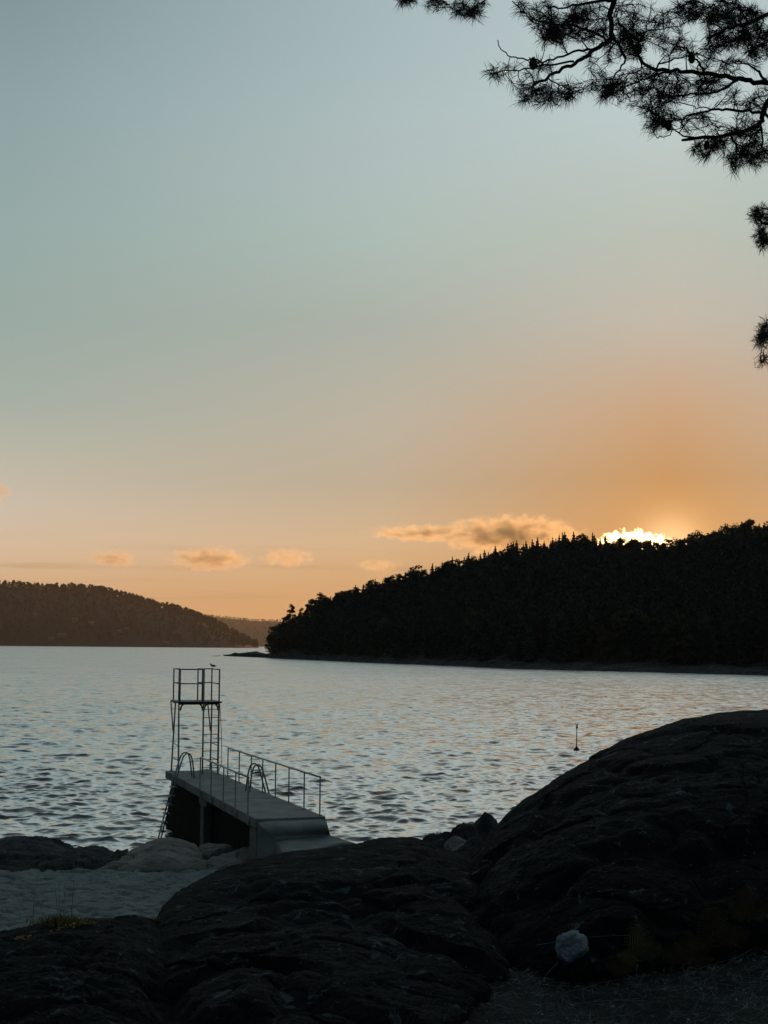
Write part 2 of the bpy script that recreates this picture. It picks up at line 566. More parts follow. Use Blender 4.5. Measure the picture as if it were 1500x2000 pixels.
def water_material():
    m, T, p, o = material('sea_water')
    g = T.n('ShaderNodeNewGeometry')
    P = g.outputs['Position']

    def rip(scale, rot, detail):
        mp = T.n('ShaderNodeMapping')
        mp.inputs['Rotation'].default_value = (0, 0, rot)
        mp.inputs['Scale'].default_value = (scale * 0.55, scale, scale)
        T.l(P, mp.inputs[0])
        n = T.n('ShaderNodeTexNoise', i_Scale=1.0, i_Detail=detail, i_Roughness=0.55)
        n.noise_dimensions = '3D'
        T.l(mp.outputs[0], n.inputs['Vector'])
        return T.vmath('SUBTRACT', n.outputs['Color'], (0.5, 0.5, 0.5)).outputs[0]

    def scaled(v, s):
        return T.vmath('MULTIPLY', v, (s, s, 0.0)).outputs[0]
    a = scaled(rip(4.5, 0.22, 3.0), RIPPLE[0])
    sy = T.n('ShaderNodeSeparateXYZ'); T.l(P, sy.inputs[0])
    bs = T.n('ShaderNodeVectorMath', operation='SCALE')
    T.l(scaled(rip(1.5, -0.2, 2.0), RIPPLE[1]), bs.inputs[0])
    T.l(T.maprange(sy.outputs[1], 50, 170, 1.0, 2.6), bs.inputs['Scale'])
    b = bs.outputs[0]
    far = T.n('ShaderNodeVectorMath', operation='SCALE')
    T.l(scaled(rip(0.62, 0.1, 2.0), RIPPLE[2]), far.inputs[0])
    T.l(T.maprange(sy.outputs[1], 150, 400), far.inputs['Scale'])
    # patches of stronger and weaker breeze
    gn = T.n('ShaderNodeTexNoise', i_Scale=0.035, i_Detail=3.0)
    T.l(P, gn.inputs['Vector'])
    gust = T.maprange(gn.outputs['Fac'], 0.35, 0.65, 0.75, 1.2)
    add = T.vmath('ADD', T.vmath('ADD', a, b).outputs[0], far.outputs[0]).outputs[0]
    sc = T.n('ShaderNodeVectorMath', operation='SCALE')
    T.l(add, sc.inputs[0]); T.l(gust, sc.inputs['Scale'])
    nrm = T.vmath('NORMALIZE', T.vmath('ADD', g.outputs['Normal'], sc.outputs[0]).outputs[0]).outputs[0]
    p.inputs['Base Color'].default_value = (0.004, 0.014, 0.020, 1)
    p.inputs['Roughness'].default_value = 0.5
    p.inputs['Specular IOR Level'].default_value = 0.0
    gl = T.n('ShaderNodeBsdfGlossy', i_Roughness=0.05, distribution='MULTI_GGX')
    # wavelets too small to model: open water is rougher than the lee of the pier
    sn = T.n('ShaderNodeMapping'); sn.inputs['Scale'].default_value = (0.05, 0.16, 0.1)
    T.l(P, sn.inputs[0])
    sm = T.n('ShaderNodeTexNoise', i_Scale=1.0, i_Detail=4.0, i_Roughness=0.6)
    T.l(sn.outputs[0], sm.inputs['Vector'])
    base = T.maprange(sy.outputs[1], 40, 320, 0.10, 0.27)
    T.l(T.math('MULTIPLY', base, T.maprange(sm.outputs['Fac'], 0.3, 0.7, 0.75, 1.25)), gl.inputs['Roughness'])
    T.l(nrm, gl.inputs['Normal'])
    fr = T.n('ShaderNodeFresnel', i_IOR=1.33)
    T.l(nrm, fr.inputs['Normal'])
    mx = T.n('ShaderNodeMixShader')
    T.l(T.math('MULTIPLY', fr.outputs[0], FRESNEL_GAIN, clamp=True), mx.inputs[0])
    T.l(p.outputs[0], mx.inputs[1]); T.l(gl.outputs[0], mx.inputs[2])
    T.l(mx.outputs[0], o.inputs[0])
    return m


RIPPLE = (0.45, 0.36, 0.8)
FRESNEL_GAIN = 4.6
M_sand = sand_material()
M_water = water_material()

# ------------------------------------------------------------------ water
def build_water():
    rows = [20.0, 24.0, 27.0, 29.0, 31.0, 32.5, 33.5, 34.0]
    while rows[-1] < 75:
        rows.append(rows[-1] * 1.0012)
    while rows[-1] < 330:
        rows.append(rows[-1] * 1.0019)
    k = 1.0019
    while rows[-1] < 26000:
        k = min(k * 1.012, 1.12)
        rows.append(rows[-1] * k)
    tans = np.concatenate([np.linspace(-3.0, -0.31, 30), np.linspace(-0.30, 0.30, 860), np.linspace(0.31, 3.0, 30)])
    Y = np.array(rows)
    nr, nc = len(Y), len(tans)
    YY, TT = np.meshgrid(Y, tans, indexing='ij')
    XX = YY * TT
    dY = np.gradient(Y)[:, None] * np.ones((1, nc))
    dX = np.abs(np.gradient(tans))[None, :] * YY
    sp = np.maximum(dX, dY)
    rng = np.random.RandomState(5)
    Z = np.zeros_like(XX); DX = np.zeros_like(XX); DY = np.zeros_like(XX)
    n = 140
    for i in range(n):
        lam = 0.17 * (3.2 / 0.17) ** (rng.rand())
        th = R(-74) + rng.randn() * R(36)           # travel heading
        kx, ky = math.cos(th), math.sin(th)
        kk = 2 * math.pi / lam
        w = 0.72 if lam < 0.5 else (0.6 / max(lam, 0.6)) ** 0.5
        slope = 0.038 * w
        a = slope / kk
        att = np.clip((lam / sp - 2.0) / 3.0, 0, 1)
        ph = kk * (kx * XX + ky * YY) + rng.rand() * 6.283
        Z += a * np.cos(ph) * att
        DX -= a * kx * np.sin(ph) * att * 1.1
        DY -= a * ky * np.sin(ph) * att * 1.1
    P = np.stack([XX + DX, YY + DY, Z], -1)
    o = grid_mesh('water', P, nr, nc, M_water)
    tag(o, kind='structure')
    return o


build_water()


# ------------------------------------------------------------------ ground, beach
def build_ground():
    xs = np.concatenate([np.linspace(-90, -14, 20), np.linspace(-13, 9, 170), np.linspace(10, 90, 20)])
    ys = np.concatenate([np.linspace(-60, 5, 30), np.linspace(5.3, 13, 110), np.linspace(13.5, 60, 60)])
    X, Y = np.meshgrid(xs, ys)
    d = np.hypot(X, 0) * 0
    t = np.clip((Y - 9.7 - 1.0 * np.clip(X, 0, 1)) / 9, 0, 1) ** 0.9
    Z = 4.08 * (1 - t) + 0.35 * t
    t2 = np.clip((Y - 38) / 14, 0, 1)
    Z = Z - 2.6 * t2 * t2 * (3 - 2 * t2)
    P = np.stack([X, Y, Z], -1).reshape(-1, 3)
    n = fbm(P * np.array([1, 1, 0.0]), 0.8, 5, 0.5, 3)
    P[:, 2] += n * 0.07
    P[:, 2] += np.clip(P[:, 0] - 1.0, 0, 3) * 0.06 * (P[:, 1] < 11)
    P[:, 2] += np.clip(-P[:, 1] - 4, 0, 60) * 0.12
    P[:, 2] -= np.clip((-0.2 - P[:, 0]) * 2, 0, 0.4) * (np.abs(P[:, 1] - 8) < 3)
    o = grid_mesh('ground', P, len(ys), len(xs), M_ground)
    tag(o, kind='structure')


build_ground()


def sand_z(x, y):
    return 0.62 + 0.02 * (37 - y)


def build_beach():
    xs = np.linspace(-14.5, 1, 560)
    ys = np.linspace(25, 41, 460)
    X, Y = np.meshgrid(xs, ys)
    Z = sand_z(X, Y)
    P = np.stack([X, Y, Z], -1).reshape(-1, 3)
    Q = P * np.array([1, 1, 0])
    foot = fbm(Q, 2.0, 4, 0.5, 11)
    dents = -np.clip(gnoise(Q * np.array([2.8, 3.6, 1]), 23) - 0.02, 0, 0.4) * 0.22 - np.clip(gnoise(Q * 5.2 + 7, 29), 0, 0.4) * 0.05
    P[:, 2] += foot * 0.05 + dents + fbm(Q, 0.5, 2, 0.5, 31) * 0.05
    edge = np.clip((P[:, 1] - 37.5) / 3, 0, 1)
    P[:, 2] -= edge * 0.9
    o = grid_mesh('beach', P, len(ys), len(xs), M_sand)
    tag(o, kind='structure')


build_beach()


# ------------------------------------------------------------------ outcrops of bedrock
def resample(pts, n, smooth=3):
    P = np.array([list(p) for p in pts], float)
    d = np.concatenate([[0], np.cumsum(np.linalg.norm(np.diff(P, axis=0), axis=1))])
    s = np.linspace(0, d[-1], n)
    Q = np.stack([np.interp(s, d, P[:, k]) for k in range(3)], -1)
    w = max(1, n // 60)
    for _ in range(smooth):
        pad = np.pad(Q, ((w, w), (0, 0)), mode='edge')
        Q = sum(pad[k:k + n] for k in range(2 * w + 1)) / (2 * w + 1)
    return Q


def outcrop(name, crest, foot, mat, ns=260, nt=160, nb=40, back=2.0, drop=1.2, p=0.8, amp=0.10, detail=0.02,
            crestamp=0.2, seed=1, f0=0.9, bury=0.5, smooth=2, parent=None, crack=0.03, facet=0.048):
    C = resample([at_y(u, v, y) for u, v, y in crest], ns, smooth)
    Fo = resample([at_y(u, v, y) for u, v, y in foot], ns, smooth)
    rows, wts = [], []
    for k in range(nb):
        q = 1 - k / nb                             # 1 at the back .. 0 at the crest
        off = C.copy()
        away = C[:, :2] / np.linalg.norm(C[:, :2], axis=1)[:, None]
        off[:, :2] += away * back * q
        off[:, 2] -= drop * (0.25 * q + 0.75 * q ** 1.6)
        rows.append(off); wts.append(min(1, crestamp + q))
    for k in range(nt + 1):
        t = k / nt
        s, c = math.sin(t * math.pi / 2), math.cos(t * math.pi / 2)
        row = C.copy()
        row[:, :2] += (Fo[:, :2] - C[:, :2]) * s
        row[:, 2] += (Fo[:, 2] - C[:, 2]) * (1 - c) ** p
        rows.append(row); wts.append(min(1, crestamp + t * 2.5))
    last = rows[-1].copy(); last[:, 2] -= bury
    rows.append(last); wts.append(1)
    G = np.array(rows)
    W = np.array(wts)[:, None] * np.ones((1, ns))
    du = np.gradient(G, axis=1); dv = np.gradient(G, axis=0)
    N = np.cross(du, dv)
    N /= np.linalg.norm(N, axis=2)[:, :, None] + 1e-9
    if N[nb + nt // 3, :, 2].mean() < 0:
        N = -N
    P = G.reshape(-1, 3)
    Nf = N.reshape(-1, 3)
    Wf = W.reshape(-1)
    D = fbm(P, f0, 4, 0.5, seed) * amp * Wf
    D += fbm(P, f0 * 8, 5, 0.65, seed + 50) * detail * (0.5 + 0.5 * Wf)
    rg = fbm(P * np.array([1, 1, 1.6]), f0 * 1.3, 3, 0.5, seed + 90, ridged=True)
    D -= np.clip(rg - 1.0, 0, 1) * crack * 4 * Wf
    for fq, am in ((f0 * 1.3, facet), (f0 * 4.2, facet * 0.22)):
        h, e = facets(P * np.array([1, 1, 1.3]), fq, seed + int(fq * 10))
        D += (h * am - np.clip(0.07 - e, 0, 1) * am * 3.0) * (0.35 + 0.65 * Wf)
    P = P + Nf * D[:, None]
    return grid_mesh(name, P, len(rows), ns, mat, parent)


EARTH = 'bedrock outcrops in the foreground'
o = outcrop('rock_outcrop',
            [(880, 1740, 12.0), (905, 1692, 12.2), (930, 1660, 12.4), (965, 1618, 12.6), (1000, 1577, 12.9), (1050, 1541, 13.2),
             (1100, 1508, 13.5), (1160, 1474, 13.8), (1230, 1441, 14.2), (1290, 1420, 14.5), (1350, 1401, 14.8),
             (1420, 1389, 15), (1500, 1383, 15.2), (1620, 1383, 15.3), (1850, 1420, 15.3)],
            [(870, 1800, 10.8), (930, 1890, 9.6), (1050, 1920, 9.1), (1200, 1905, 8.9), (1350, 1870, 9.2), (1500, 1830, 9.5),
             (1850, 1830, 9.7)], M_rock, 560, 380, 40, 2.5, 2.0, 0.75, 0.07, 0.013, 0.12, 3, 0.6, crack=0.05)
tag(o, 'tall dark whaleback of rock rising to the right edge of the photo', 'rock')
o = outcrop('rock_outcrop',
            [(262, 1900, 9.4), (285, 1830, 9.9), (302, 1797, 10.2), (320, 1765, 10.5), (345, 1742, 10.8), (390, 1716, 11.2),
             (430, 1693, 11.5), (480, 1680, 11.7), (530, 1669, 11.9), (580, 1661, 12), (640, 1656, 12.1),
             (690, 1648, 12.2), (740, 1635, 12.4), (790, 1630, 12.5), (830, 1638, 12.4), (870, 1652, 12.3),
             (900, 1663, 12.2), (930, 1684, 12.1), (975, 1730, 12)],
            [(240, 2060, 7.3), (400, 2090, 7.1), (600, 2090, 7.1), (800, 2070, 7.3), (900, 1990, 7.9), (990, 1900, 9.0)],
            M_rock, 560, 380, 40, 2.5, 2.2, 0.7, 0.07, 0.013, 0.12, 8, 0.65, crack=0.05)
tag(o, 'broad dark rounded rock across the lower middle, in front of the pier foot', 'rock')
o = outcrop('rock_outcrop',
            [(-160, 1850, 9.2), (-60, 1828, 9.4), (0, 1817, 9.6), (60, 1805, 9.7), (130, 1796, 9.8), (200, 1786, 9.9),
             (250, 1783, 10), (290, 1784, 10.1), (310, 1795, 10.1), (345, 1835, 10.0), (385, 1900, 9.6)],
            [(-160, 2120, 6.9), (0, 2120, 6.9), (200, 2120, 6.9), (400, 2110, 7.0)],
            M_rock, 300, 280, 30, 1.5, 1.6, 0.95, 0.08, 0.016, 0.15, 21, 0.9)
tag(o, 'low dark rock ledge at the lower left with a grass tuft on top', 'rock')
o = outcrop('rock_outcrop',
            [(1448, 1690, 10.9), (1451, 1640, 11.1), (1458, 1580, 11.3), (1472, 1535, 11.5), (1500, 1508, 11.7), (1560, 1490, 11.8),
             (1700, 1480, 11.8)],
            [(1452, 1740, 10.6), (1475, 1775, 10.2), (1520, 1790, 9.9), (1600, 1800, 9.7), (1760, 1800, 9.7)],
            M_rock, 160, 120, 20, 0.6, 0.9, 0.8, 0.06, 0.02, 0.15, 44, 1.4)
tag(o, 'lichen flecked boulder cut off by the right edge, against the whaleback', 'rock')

# ------------------------------------------------------------------ shore rocks by the sand
o = outcrop('shore_rock', [(-140, 1640, 40.5), (-60, 1632, 40.5), (0, 1634, 40.5), (40, 1629, 40.5), (85, 1631, 40.5), (115, 1640, 40.5),
                           (135, 1647, 40.4), (150, 1656, 40.3), (160, 1668, 40)],
            [(-140, 1712, 37.2), (0, 1712, 37.2), (80, 1708, 37.3), (165, 1705, 37.6)],
            M_shore_dark, 240, 150, 24, 2.5, 1.6, 0.8, 0.14, 0.03, 0.3, 61, 0.6, smooth=1, facet=0.18)
tag(o, 'big dark shore rock at the left edge, between sand and water', 'rock')
o = outcrop('shore_rock', [(118, 1672, 39.6), (135, 1655, 40.2), (160, 1652, 40.6), (185, 1651, 40.8), (205, 1656, 40.8), (228, 1660, 40.8), (250, 1663, 40.6)],
            [(110, 1706, 37.4), (170, 1705, 37.4), (215, 1702, 37.6), (255, 1690, 38.4)],
            M_shore_dark, 170, 120, 20, 1.6, 1.4, 0.8, 0.12, 0.03, 0.3, 67, 0.8, smooth=1, facet=0.18)
tag(o, 'low fractured dark rock between the left edge rock and the pale rock', 'rock')
o = outcrop('shore_rock', [(196, 1700, 37.6), (225, 1680, 38.4), (255, 1660, 39.6), (285, 1645, 40.2), (312, 1635, 40.5), (335, 1634, 40.5),
                           (360, 1640, 40.4), (378, 1648, 40.2), (390, 1662, 39.4), (398, 1682, 38.6)],
            [(190, 1703, 37.4), (260, 1702, 37.3), (330, 1702, 37.3), (385, 1702, 37.4), (402, 1698, 37.6)],
            M_shore_pale, 220, 140, 24, 2.2, 1.8, 1.25, 0.08, 0.015, 0.3, 71, 0.5, smooth=1, facet=0.12)
tag(o, 'smooth pale domed rock on the sand in front of the pier ladder', 'rock')


def ico(sub):
    import bmesh
    bm = bmesh.new()
    bmesh.ops.create_icosphere(bm, subdivisions=sub, radius=1)
    V = np.array([v.co[:] for v in bm.verts])
    Fc = np.array([[v.index for v in f.verts] for f in bm.faces])
    bm.free()
    return V, Fc


ICO5, ICO4, ICO3 = ico(5), ico(4), ico(3)


def boulder(name, c, size, mat, seed, label, cat='rock', group=None, rough=0.16, cuts=10, base=ICO5, detail=0.04):
    V, Fc = base
    rng = np.random.RandomState(seed)
    P = V.copy()
    for _ in range(cuts):
        nrm = rng.randn(3); nrm /= np.linalg.norm(nrm)
        dd = 0.62 + 0.25 * rng.rand()
        over = np.clip(P @ nrm - dd, 0, None)
        P -= over[:, None] * nrm * 0.9
    n = fbm(P + seed * 3.7, 1.1, 3, 0.5, seed) * rough * 0.6 + fbm(P + seed, 5, 4, 0.55, seed + 9) * detail
    h, e = facets(P + seed, 1.4, seed)
    n = n + h * 0.16 - np.clip(0.06 - e, 0, 1) * 1.2
    P = P * (1 + n[:, None])
    a = rng.rand() * 6.28
    Rz = np.array([[math.cos(a), -math.sin(a), 0], [math.sin(a), math.cos(a), 0], [0, 0, 1]])
    P = (P @ Rz.T) * np.array(size)
    o = np_mesh(name, P, Fc, mat, None, True)
    o.location = c
    return tag(o, label, cat, group)


# centre pixel, depth, half sizes
def px_boulder(u0, u1, v0, v1, y, mat, seed, label, sink=0.25, name='shore_rock', **k):
    c = at_y((u0 + u1) / 2, (v0 + v1) / 2, y)
    hw = (u1 - u0) / 2 / F * y
    hh = (v1 - v0) / 2 / F * y
    return boulder(name, (c.x, c.y, c.z - hh * sink), (hw * 1.1, hw * 1.0, hh * (1.12 + sink)), mat, seed, label, **k)


px_boulder(376, 462, 1649, 1700, 39.8, M_shore_pale, 5, 'cracked pale rock right of the smooth dome, below the pier pillar')
px_boulder(350, 404, 1668, 1704, 38.2, M_shore_pale, 6, 'small squared block at the right foot of the smooth dome')
px_boulder(396, 500, 1670, 1716, 38.0, M_shore_pale, 9, 'rough grey boulder at the sand edge behind the middle rock')
px_boulder(450, 560, 1651, 1690, 39.2, M_shore_pale, 12, 'low grey rock under the dark pier opening')
px_boulder(520, 640, 1655, 1700, 37.6, M_shore_pale, 14, 'flat grey rock in front of the concrete ramp')
px_boulder(905, 985, 1597, 1690, 40.0, M_shore_dark, 15, 'round topped shore boulder partly behind the whaleback')
px_boulder(880, 935, 1612, 1660, 39.0, M_shore_dark, 16, 'rounded boulder left of the round topped one, above the gap', detail=0.08)
px_boulder(838, 905, 1622, 1665, 39.5, M_shore_dark, 18, 'leftmost low boulder in the gap between the two big rocks', detail=0.08)
px_boulder(868, 915, 1636, 1675, 36.5, M_shore_pale, 19, 'pale streaked boulder in the middle of the gap', detail=0.08)
px_boulder(905, 950, 1640, 1680, 35.5, M_shore_dark, 20, 'small dark boulder at the foot of the gap beside the whaleback', detail=0.08)
px_boulder(885, 930, 1655, 1690, 33.5, M_shore_dark, 24, 'lowest stone in the gap behind the middle rock', detail=0.08)
px_boulder(820, 870, 1632, 1672, 38.0, M_shore_dark, 28, 'half hidden boulder just over the crest of the middle rock', detail=0.08)

# ------------------------------------------------------------------ pier
DZ = 1.85
NL, NR = at_z(499, 1599.5, DZ), at_z(636, 1594.5, DZ)
FL, FR = at_z(323, 1505.3, DZ), at_z(415, 1505.3, DZ)
ALONG = ((FL - NL) + (FR - NR)) / 2
PLEN = ALONG.length
ALONG.normalize()
ACROSS = Vector((ALONG.y, -ALONG.x, 0))            # to the right of the pier seen from land
if ACROSS.x < 0:
    ACROSS = -ACROSS
WID = (NR - NL).dot(ACROSS)
WFAR = (FR - FL).dot(ACROSS)


def pier(b, a, z=DZ):
    """b metres from the landward end, a metres from the left edge"""
    s = b / PLEN
    p = NL.lerp(FL, s) + ACROSS * a
    return Vector((p.x, p.y, z))


def pier_r(b, a, z=DZ):
    s = b / PLEN
    p = NR.lerp(FR, s) + ACROSS * a
    return Vector((p.x, p.y, z))


def b_for_u(u, fn, a, z=DZ):
    lo, hi = -3.0, PLEN + 1
    for _ in range(50):
        m = (lo + hi) / 2
        if proj(fn(m, a, z))[0] > u:
            lo = m
        else:
            hi = m
    return (lo + hi) / 2


ZV = Vector((0, 0, 1))
root = thing('pier', 'concrete bathing pier with handrails and two swim ladders', 'pier', (NL.x, NL.y, 0))
mb = MB()
nseg = 5
for k in range(nseg):                              # cast in sections with open joints
    b0, b1 = PLEN * k / nseg + (0.008 if k else 0), PLEN * (k + 1) / nseg - (0.008 if k < nseg - 1 else 0)
    t = [pier(b0, 0), pier_r(b0, 0), pier_r(b1, 0), pier(b1, 0)]
    mb.prism(t, [p - ZV * 0.24 for p in t])
mb.build('deck', M_concrete, root, bevel=0.02)
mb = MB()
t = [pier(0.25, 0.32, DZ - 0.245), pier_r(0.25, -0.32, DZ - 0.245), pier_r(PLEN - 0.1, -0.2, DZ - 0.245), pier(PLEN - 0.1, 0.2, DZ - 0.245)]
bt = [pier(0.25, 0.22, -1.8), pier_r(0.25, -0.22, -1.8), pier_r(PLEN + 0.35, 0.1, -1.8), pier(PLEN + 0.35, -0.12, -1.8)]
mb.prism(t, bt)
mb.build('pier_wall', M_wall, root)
bp = b_for_u(398, pier, 0.05)
mb = MB()
mb.box(pier(bp, 0.16, 0.35), ALONG * 0.26, ACROSS * 0.15, ZV * 1.10)
mb.box(pier(bp - 0.15, 0.15, DZ - 0.33), ALONG * 0.55, ACROSS * 0.165, ZV * 0.08)
mb.build('pillar', M_concrete_dark, root, bevel=0.02)
# ramp: a rounded shoulder below the deck lip, then a lower slab fanning to the right
mb = MB()
Z1, Z2 = 1.80, 1.50


def slab(rows, zb, thick=None):
    V, Fc = [], []
    for r in rows:
        V += list(r)
    m = len(rows[0]); n = len(rows)
    for i in range(n - 1):
        for j in range(m - 1):
            Fc.append((i * m + j, i * m + j + 1, (i + 1) * m + j + 1, (i + 1) * m + j))
    ring = [j for j in range(m)] + [i * m + m - 1 for i in range(1, n)] + [(n - 1) * m + j for j in range(m - 2, -1, -1)] + \
           [i * m for i in range(n - 2, 0, -1)]
    o = len(V)
    V += [Vector((V[i].x, V[i].y, V[i].z - thick if thick else zb)) for i in ring]
    for k in range(len(ring)):
        k2 = (k + 1) % len(ring)
        Fc.append((ring[k], o + k, o + k2, ring[k2]))
    return V, Fc


def lerp_row(p, q, m, sag=0.0):
    return [p.lerp(q, j / (m - 1)) - ZV * sag * (2 * j / (m - 1) - 1) ** 8 for j in range(m)]


up = []
for k in range(9):
    t = k / 8
    zz = Z1 + (Z2 - Z1) * t ** 1.4
    l = at_z(503 + 37 * t ** 1.3, 1602 + 30 * t, zz)
    r = at_z(637 + 8 * t, 1598 + 29 * t, zz)
    up.append(lerp_row(l, r, 13, 0.03))
V, Fc = slab(up, -0.3, 0.055)
mb.add(V, Fc)
mb.build('ramp', M_concrete, root, smooth=False, bevel=0.03)
mb = MB()
ft = [pier(-0.052, 0.03), pier_r(-0.052, -0.05), up[7][-1].lerp(up[7][0], 0.05), up[7][0].lerp(up[7][-1], 0.02)]
mb.prism([Vector((p.x, p.y, z)) for p, z in zip(ft, (Z1 - 0.08, Z1 - 0.08, Z2 - 0.04, Z2 - 0.04))], [Vector((p.x, p.y, -0.5)) for p in ft])
mb.build('ramp_core', M_concrete, root, bevel=0.04)
mb = MB()
lo = []
for k in range(10):
    t = k / 9
    l = at_z(538 + 20 * t, 1641 + 26 * t, 1.40 - 0.14 * t)
    r = at_z(651 + 46 * t, 1630 + 14 * t, 1.46 - 0.05 * t)
    row = lerp_row(l, r, 17, 0.04)
    lo.append(row)
P = np.array([list(p) for r_ in lo for p in r_])
P[:, 2] += fbm(P, 1.3, 4, 0.5, 77) * 0.05
k = 0
for r_ in lo:
    for j in range(len(r_)):
        r_[j] = Vector(P[k]); k += 1
V, Fc = slab(lo, -0.3)
mb.add(V, Fc)
mb.build('lower_slab', M_concrete, root, bevel=0.03)
mb = MB()
t = [pier(-0.05, 0.02, DZ - 0.255), pier(0.9, 0.04, DZ - 0.255), pier(0.9, 0.7, DZ - 0.255), pier(-0.05, 0.7, DZ - 0.255)]
mb.prism(t, [Vector((p.x, p.y, -0.5)) for p in t])
mb.build('abutment', M_concrete_dark, root, bevel=0.06)


def handrail(us, fn, a, zfoot, ztop, lbl):
    rail = MB()
    tops = []
    hr = None
    bs = [b_for_u(u, fn, a) for u in us]
    for b in bs:
        tops.append(fn(b, a, ztop))
    d = (tops[-1] - tops[0]).normalized()
    rail.tube([tops[0] - d * 0.03] + tops[1:-1] + [tops[-1] + d * 0.03], 0.024, 10)
    hr = rail.build('handrail', M_steel, root, smooth=True)
    hr['label'] = lbl
    for b in bs:
        m = MB()
        m.tube([fn(b, a, zfoot), fn(b, a, ztop - 0.02)], 0.019, 8)
        m.box(fn(b, a + (0.02 if fn is pier else -0.02), DZ - 0.12) if fn is pier else fn(b, a, DZ + 0.008),
              ALONG * 0.05, ACROSS * (0.02 if fn is pier else 0.05), ZV * (0.06 if fn is pier else 0.008))
        m.build('post', M_steel, hr, smooth=False)


handrail([624.5, 593.6, 563.8, 537.6, 512.4, 490, 466.7, 444.6], pier_r, -0.08, DZ, DZ + 0.93, 'long right hand rail on eight posts')
handrail([484, 459.5, 436, 412, 390.5], pier, -0.045, DZ - 0.22, DZ + 0.93, 'short left hand rail on five posts')


def swim_ladder(fn, u, sgn, lbl):
    bc = b_for_u(u, fn, 0)
    # profile as (outwards from the edge, z)
    prof = [(0.62, -0.25), (0.12, DZ - 0.05), (-0.02, DZ + 0.45), (-0.10, DZ + 0.68), (-0.18, DZ + 0.76), (-0.26, DZ + 0.77),
            (-0.34, DZ + 0.70), (-0.39, DZ + 0.52), (-0.46, DZ)]
    par = None
    for side in (-0.23, 0.23):
        m = MB()
        m.tube([fn(bc + side, sgn * x, z) for x, z in prof], 0.025, 8)
        o = m.build('stile' if par else 'swim_ladder', M_steel, par or root, smooth=True)
        if par is None:
            par = o
            o['label'] = lbl
    for k in range(7):
        z = -0.05 + k * 0.27
        x = 0.62 + (0.12 - 0.62) * (z + 0.25) / (DZ + 0.2)
        m = MB()
        m.box(fn(bc, sgn * (x - 0.01), z), ALONG * 0.225, ACROSS * 0.085, ZV * 0.022)
        m.build('tread', M_steel, par)


swim_ladder(pier, 349, -1, 'steel swim ladder down the left side by the tower')
swim_ladder(pier_r, 514, 1, 'steel swim ladder hoops on the right side of the deck')

# ------------------------------------------------------------------ diving tower
TB = PLEN - 0.10                                   # far legs
TN = PLEN - 1.45                                   # near legs


def tw(b, a, z):
    return pier(b, a, DZ + z)


PH = 2.30                                          # platform height above the deck
RH = PH + 1.06
root = thing('diving_tower', 'slender steel diving tower with railed platform at the pier end', 'diving tower', pier(TB, 0.8))
aL, aM, aR = 0.20, 0.97, 1.48
m = MB()
c = (tw(TB, aL - 0.06, PH) + tw(TN, aR + 0.06, PH)) / 2
hx = (aR - aL) / 2 + 0.08
hy = (TB - TN) / 2 + 0.08
m.box(c + ZV * 0.0, ACROSS * hx, ALONG * hy, ZV * 0.03)
plat = m.build('platform', M_steel_dark, root, bevel=0.005)
for (b, a, sx) in ((TN, aL + 0.02, 1), (TN, aM - 0.02, -1), (TN, aM + 0.02, 1), (TN, aR - 0.02, -1)):
    m = MB()
    pts = [tw(b, a, PH - 0.26), tw(b, a + sx * 0.03, PH - 0.13), tw(b, a + sx * 0.10, PH - 0.055), tw(b, a + sx * 0.2, PH - 0.035)]
    m.tube(pts, [0.03, 0.028, 0.028, 0.025], 6)
    m.build('bracket', M_steel_dark, plat, smooth=True)
for b in (TN, TB):
    m = MB()
    m.tube([tw(b, aL, PH - 0.055), tw(b, aR, PH - 0.055)], 0.028, 6)
    m.build('beam', M_steel_dark, plat, smooth=True)
for (b0, a0, b1, a1) in ((TB, aL - 0.02, TB - 0.10, aL + 0.06), (TB, aR, TB - 0.10, aR + 0.0), (TN, aL, TN, aL - 0.03), (TN, aR, TN, aR)):
    m = MB()
    m.tube([tw(b0, a0, 0), tw(b1, a1, PH - 0.03)], [0.030, 0.026], 8)
    m.box(tw(b0, a0, 0.008), ACROSS * 0.07, ALONG * 0.07, ZV * 0.008)
    m.build('leg', M_steel, root, smooth=False)
for a0, a1 in ((aL - 0.02, aL - 0.07), (aR - 0.02, aR - 0.12)):
    m = MB()
    m.tube([tw(TB - 0.03, a0 + (0.03 if a0 < 1 else 0.0), 1.30), tw(TB + 0.05, a1, PH - 0.03)], 0.022, 8)
    m.build('brace', M_steel, root, smooth=True)
for a in (aL, aR):
    for z in (0.45, 0.92):
        m = MB()
        m.tube([tw(TB - 0.03, a, z), tw(TN, a, z - 0.02)], 0.016, 6)
        m.build('cross_bar', M_steel, root, smooth=True)
# ladder on the landward face
lad = MB()
lad.tube([tw(TN - 0.05, aM, 0), tw(TN - 0.03, aM, RH)], 0.028, 8)
lad = lad.build('ladder', M_steel, root, smooth=True)
m = MB(); m.tube([tw(TN - 0.05, aR, 0), tw(TN - 0.03, aR, RH)], 0.026, 8); m.build('stile', M_steel, lad, smooth=True)
m = MB(); m.tube([tw(TN - 0.07, aR + 0.02, PH - 0.05), tw(TN - 0.16, aR + 0.07, 1.3), tw(TN - 0.16, aR + 0.10, 0.4), tw(TN - 0.06, aR + 0.03, 0.1)], 0.012, 6)
m.build('grab_bar', M_steel, lad, smooth=True)
for k in range(8):
    z = 0.20 + k * 0.268
    m = MB(); m.tube([tw(TN - 0.05, aM, z), tw(TN - 0.05, aR, z)], 0.015, 6); m.build('rung', M_steel, lad, smooth=True)
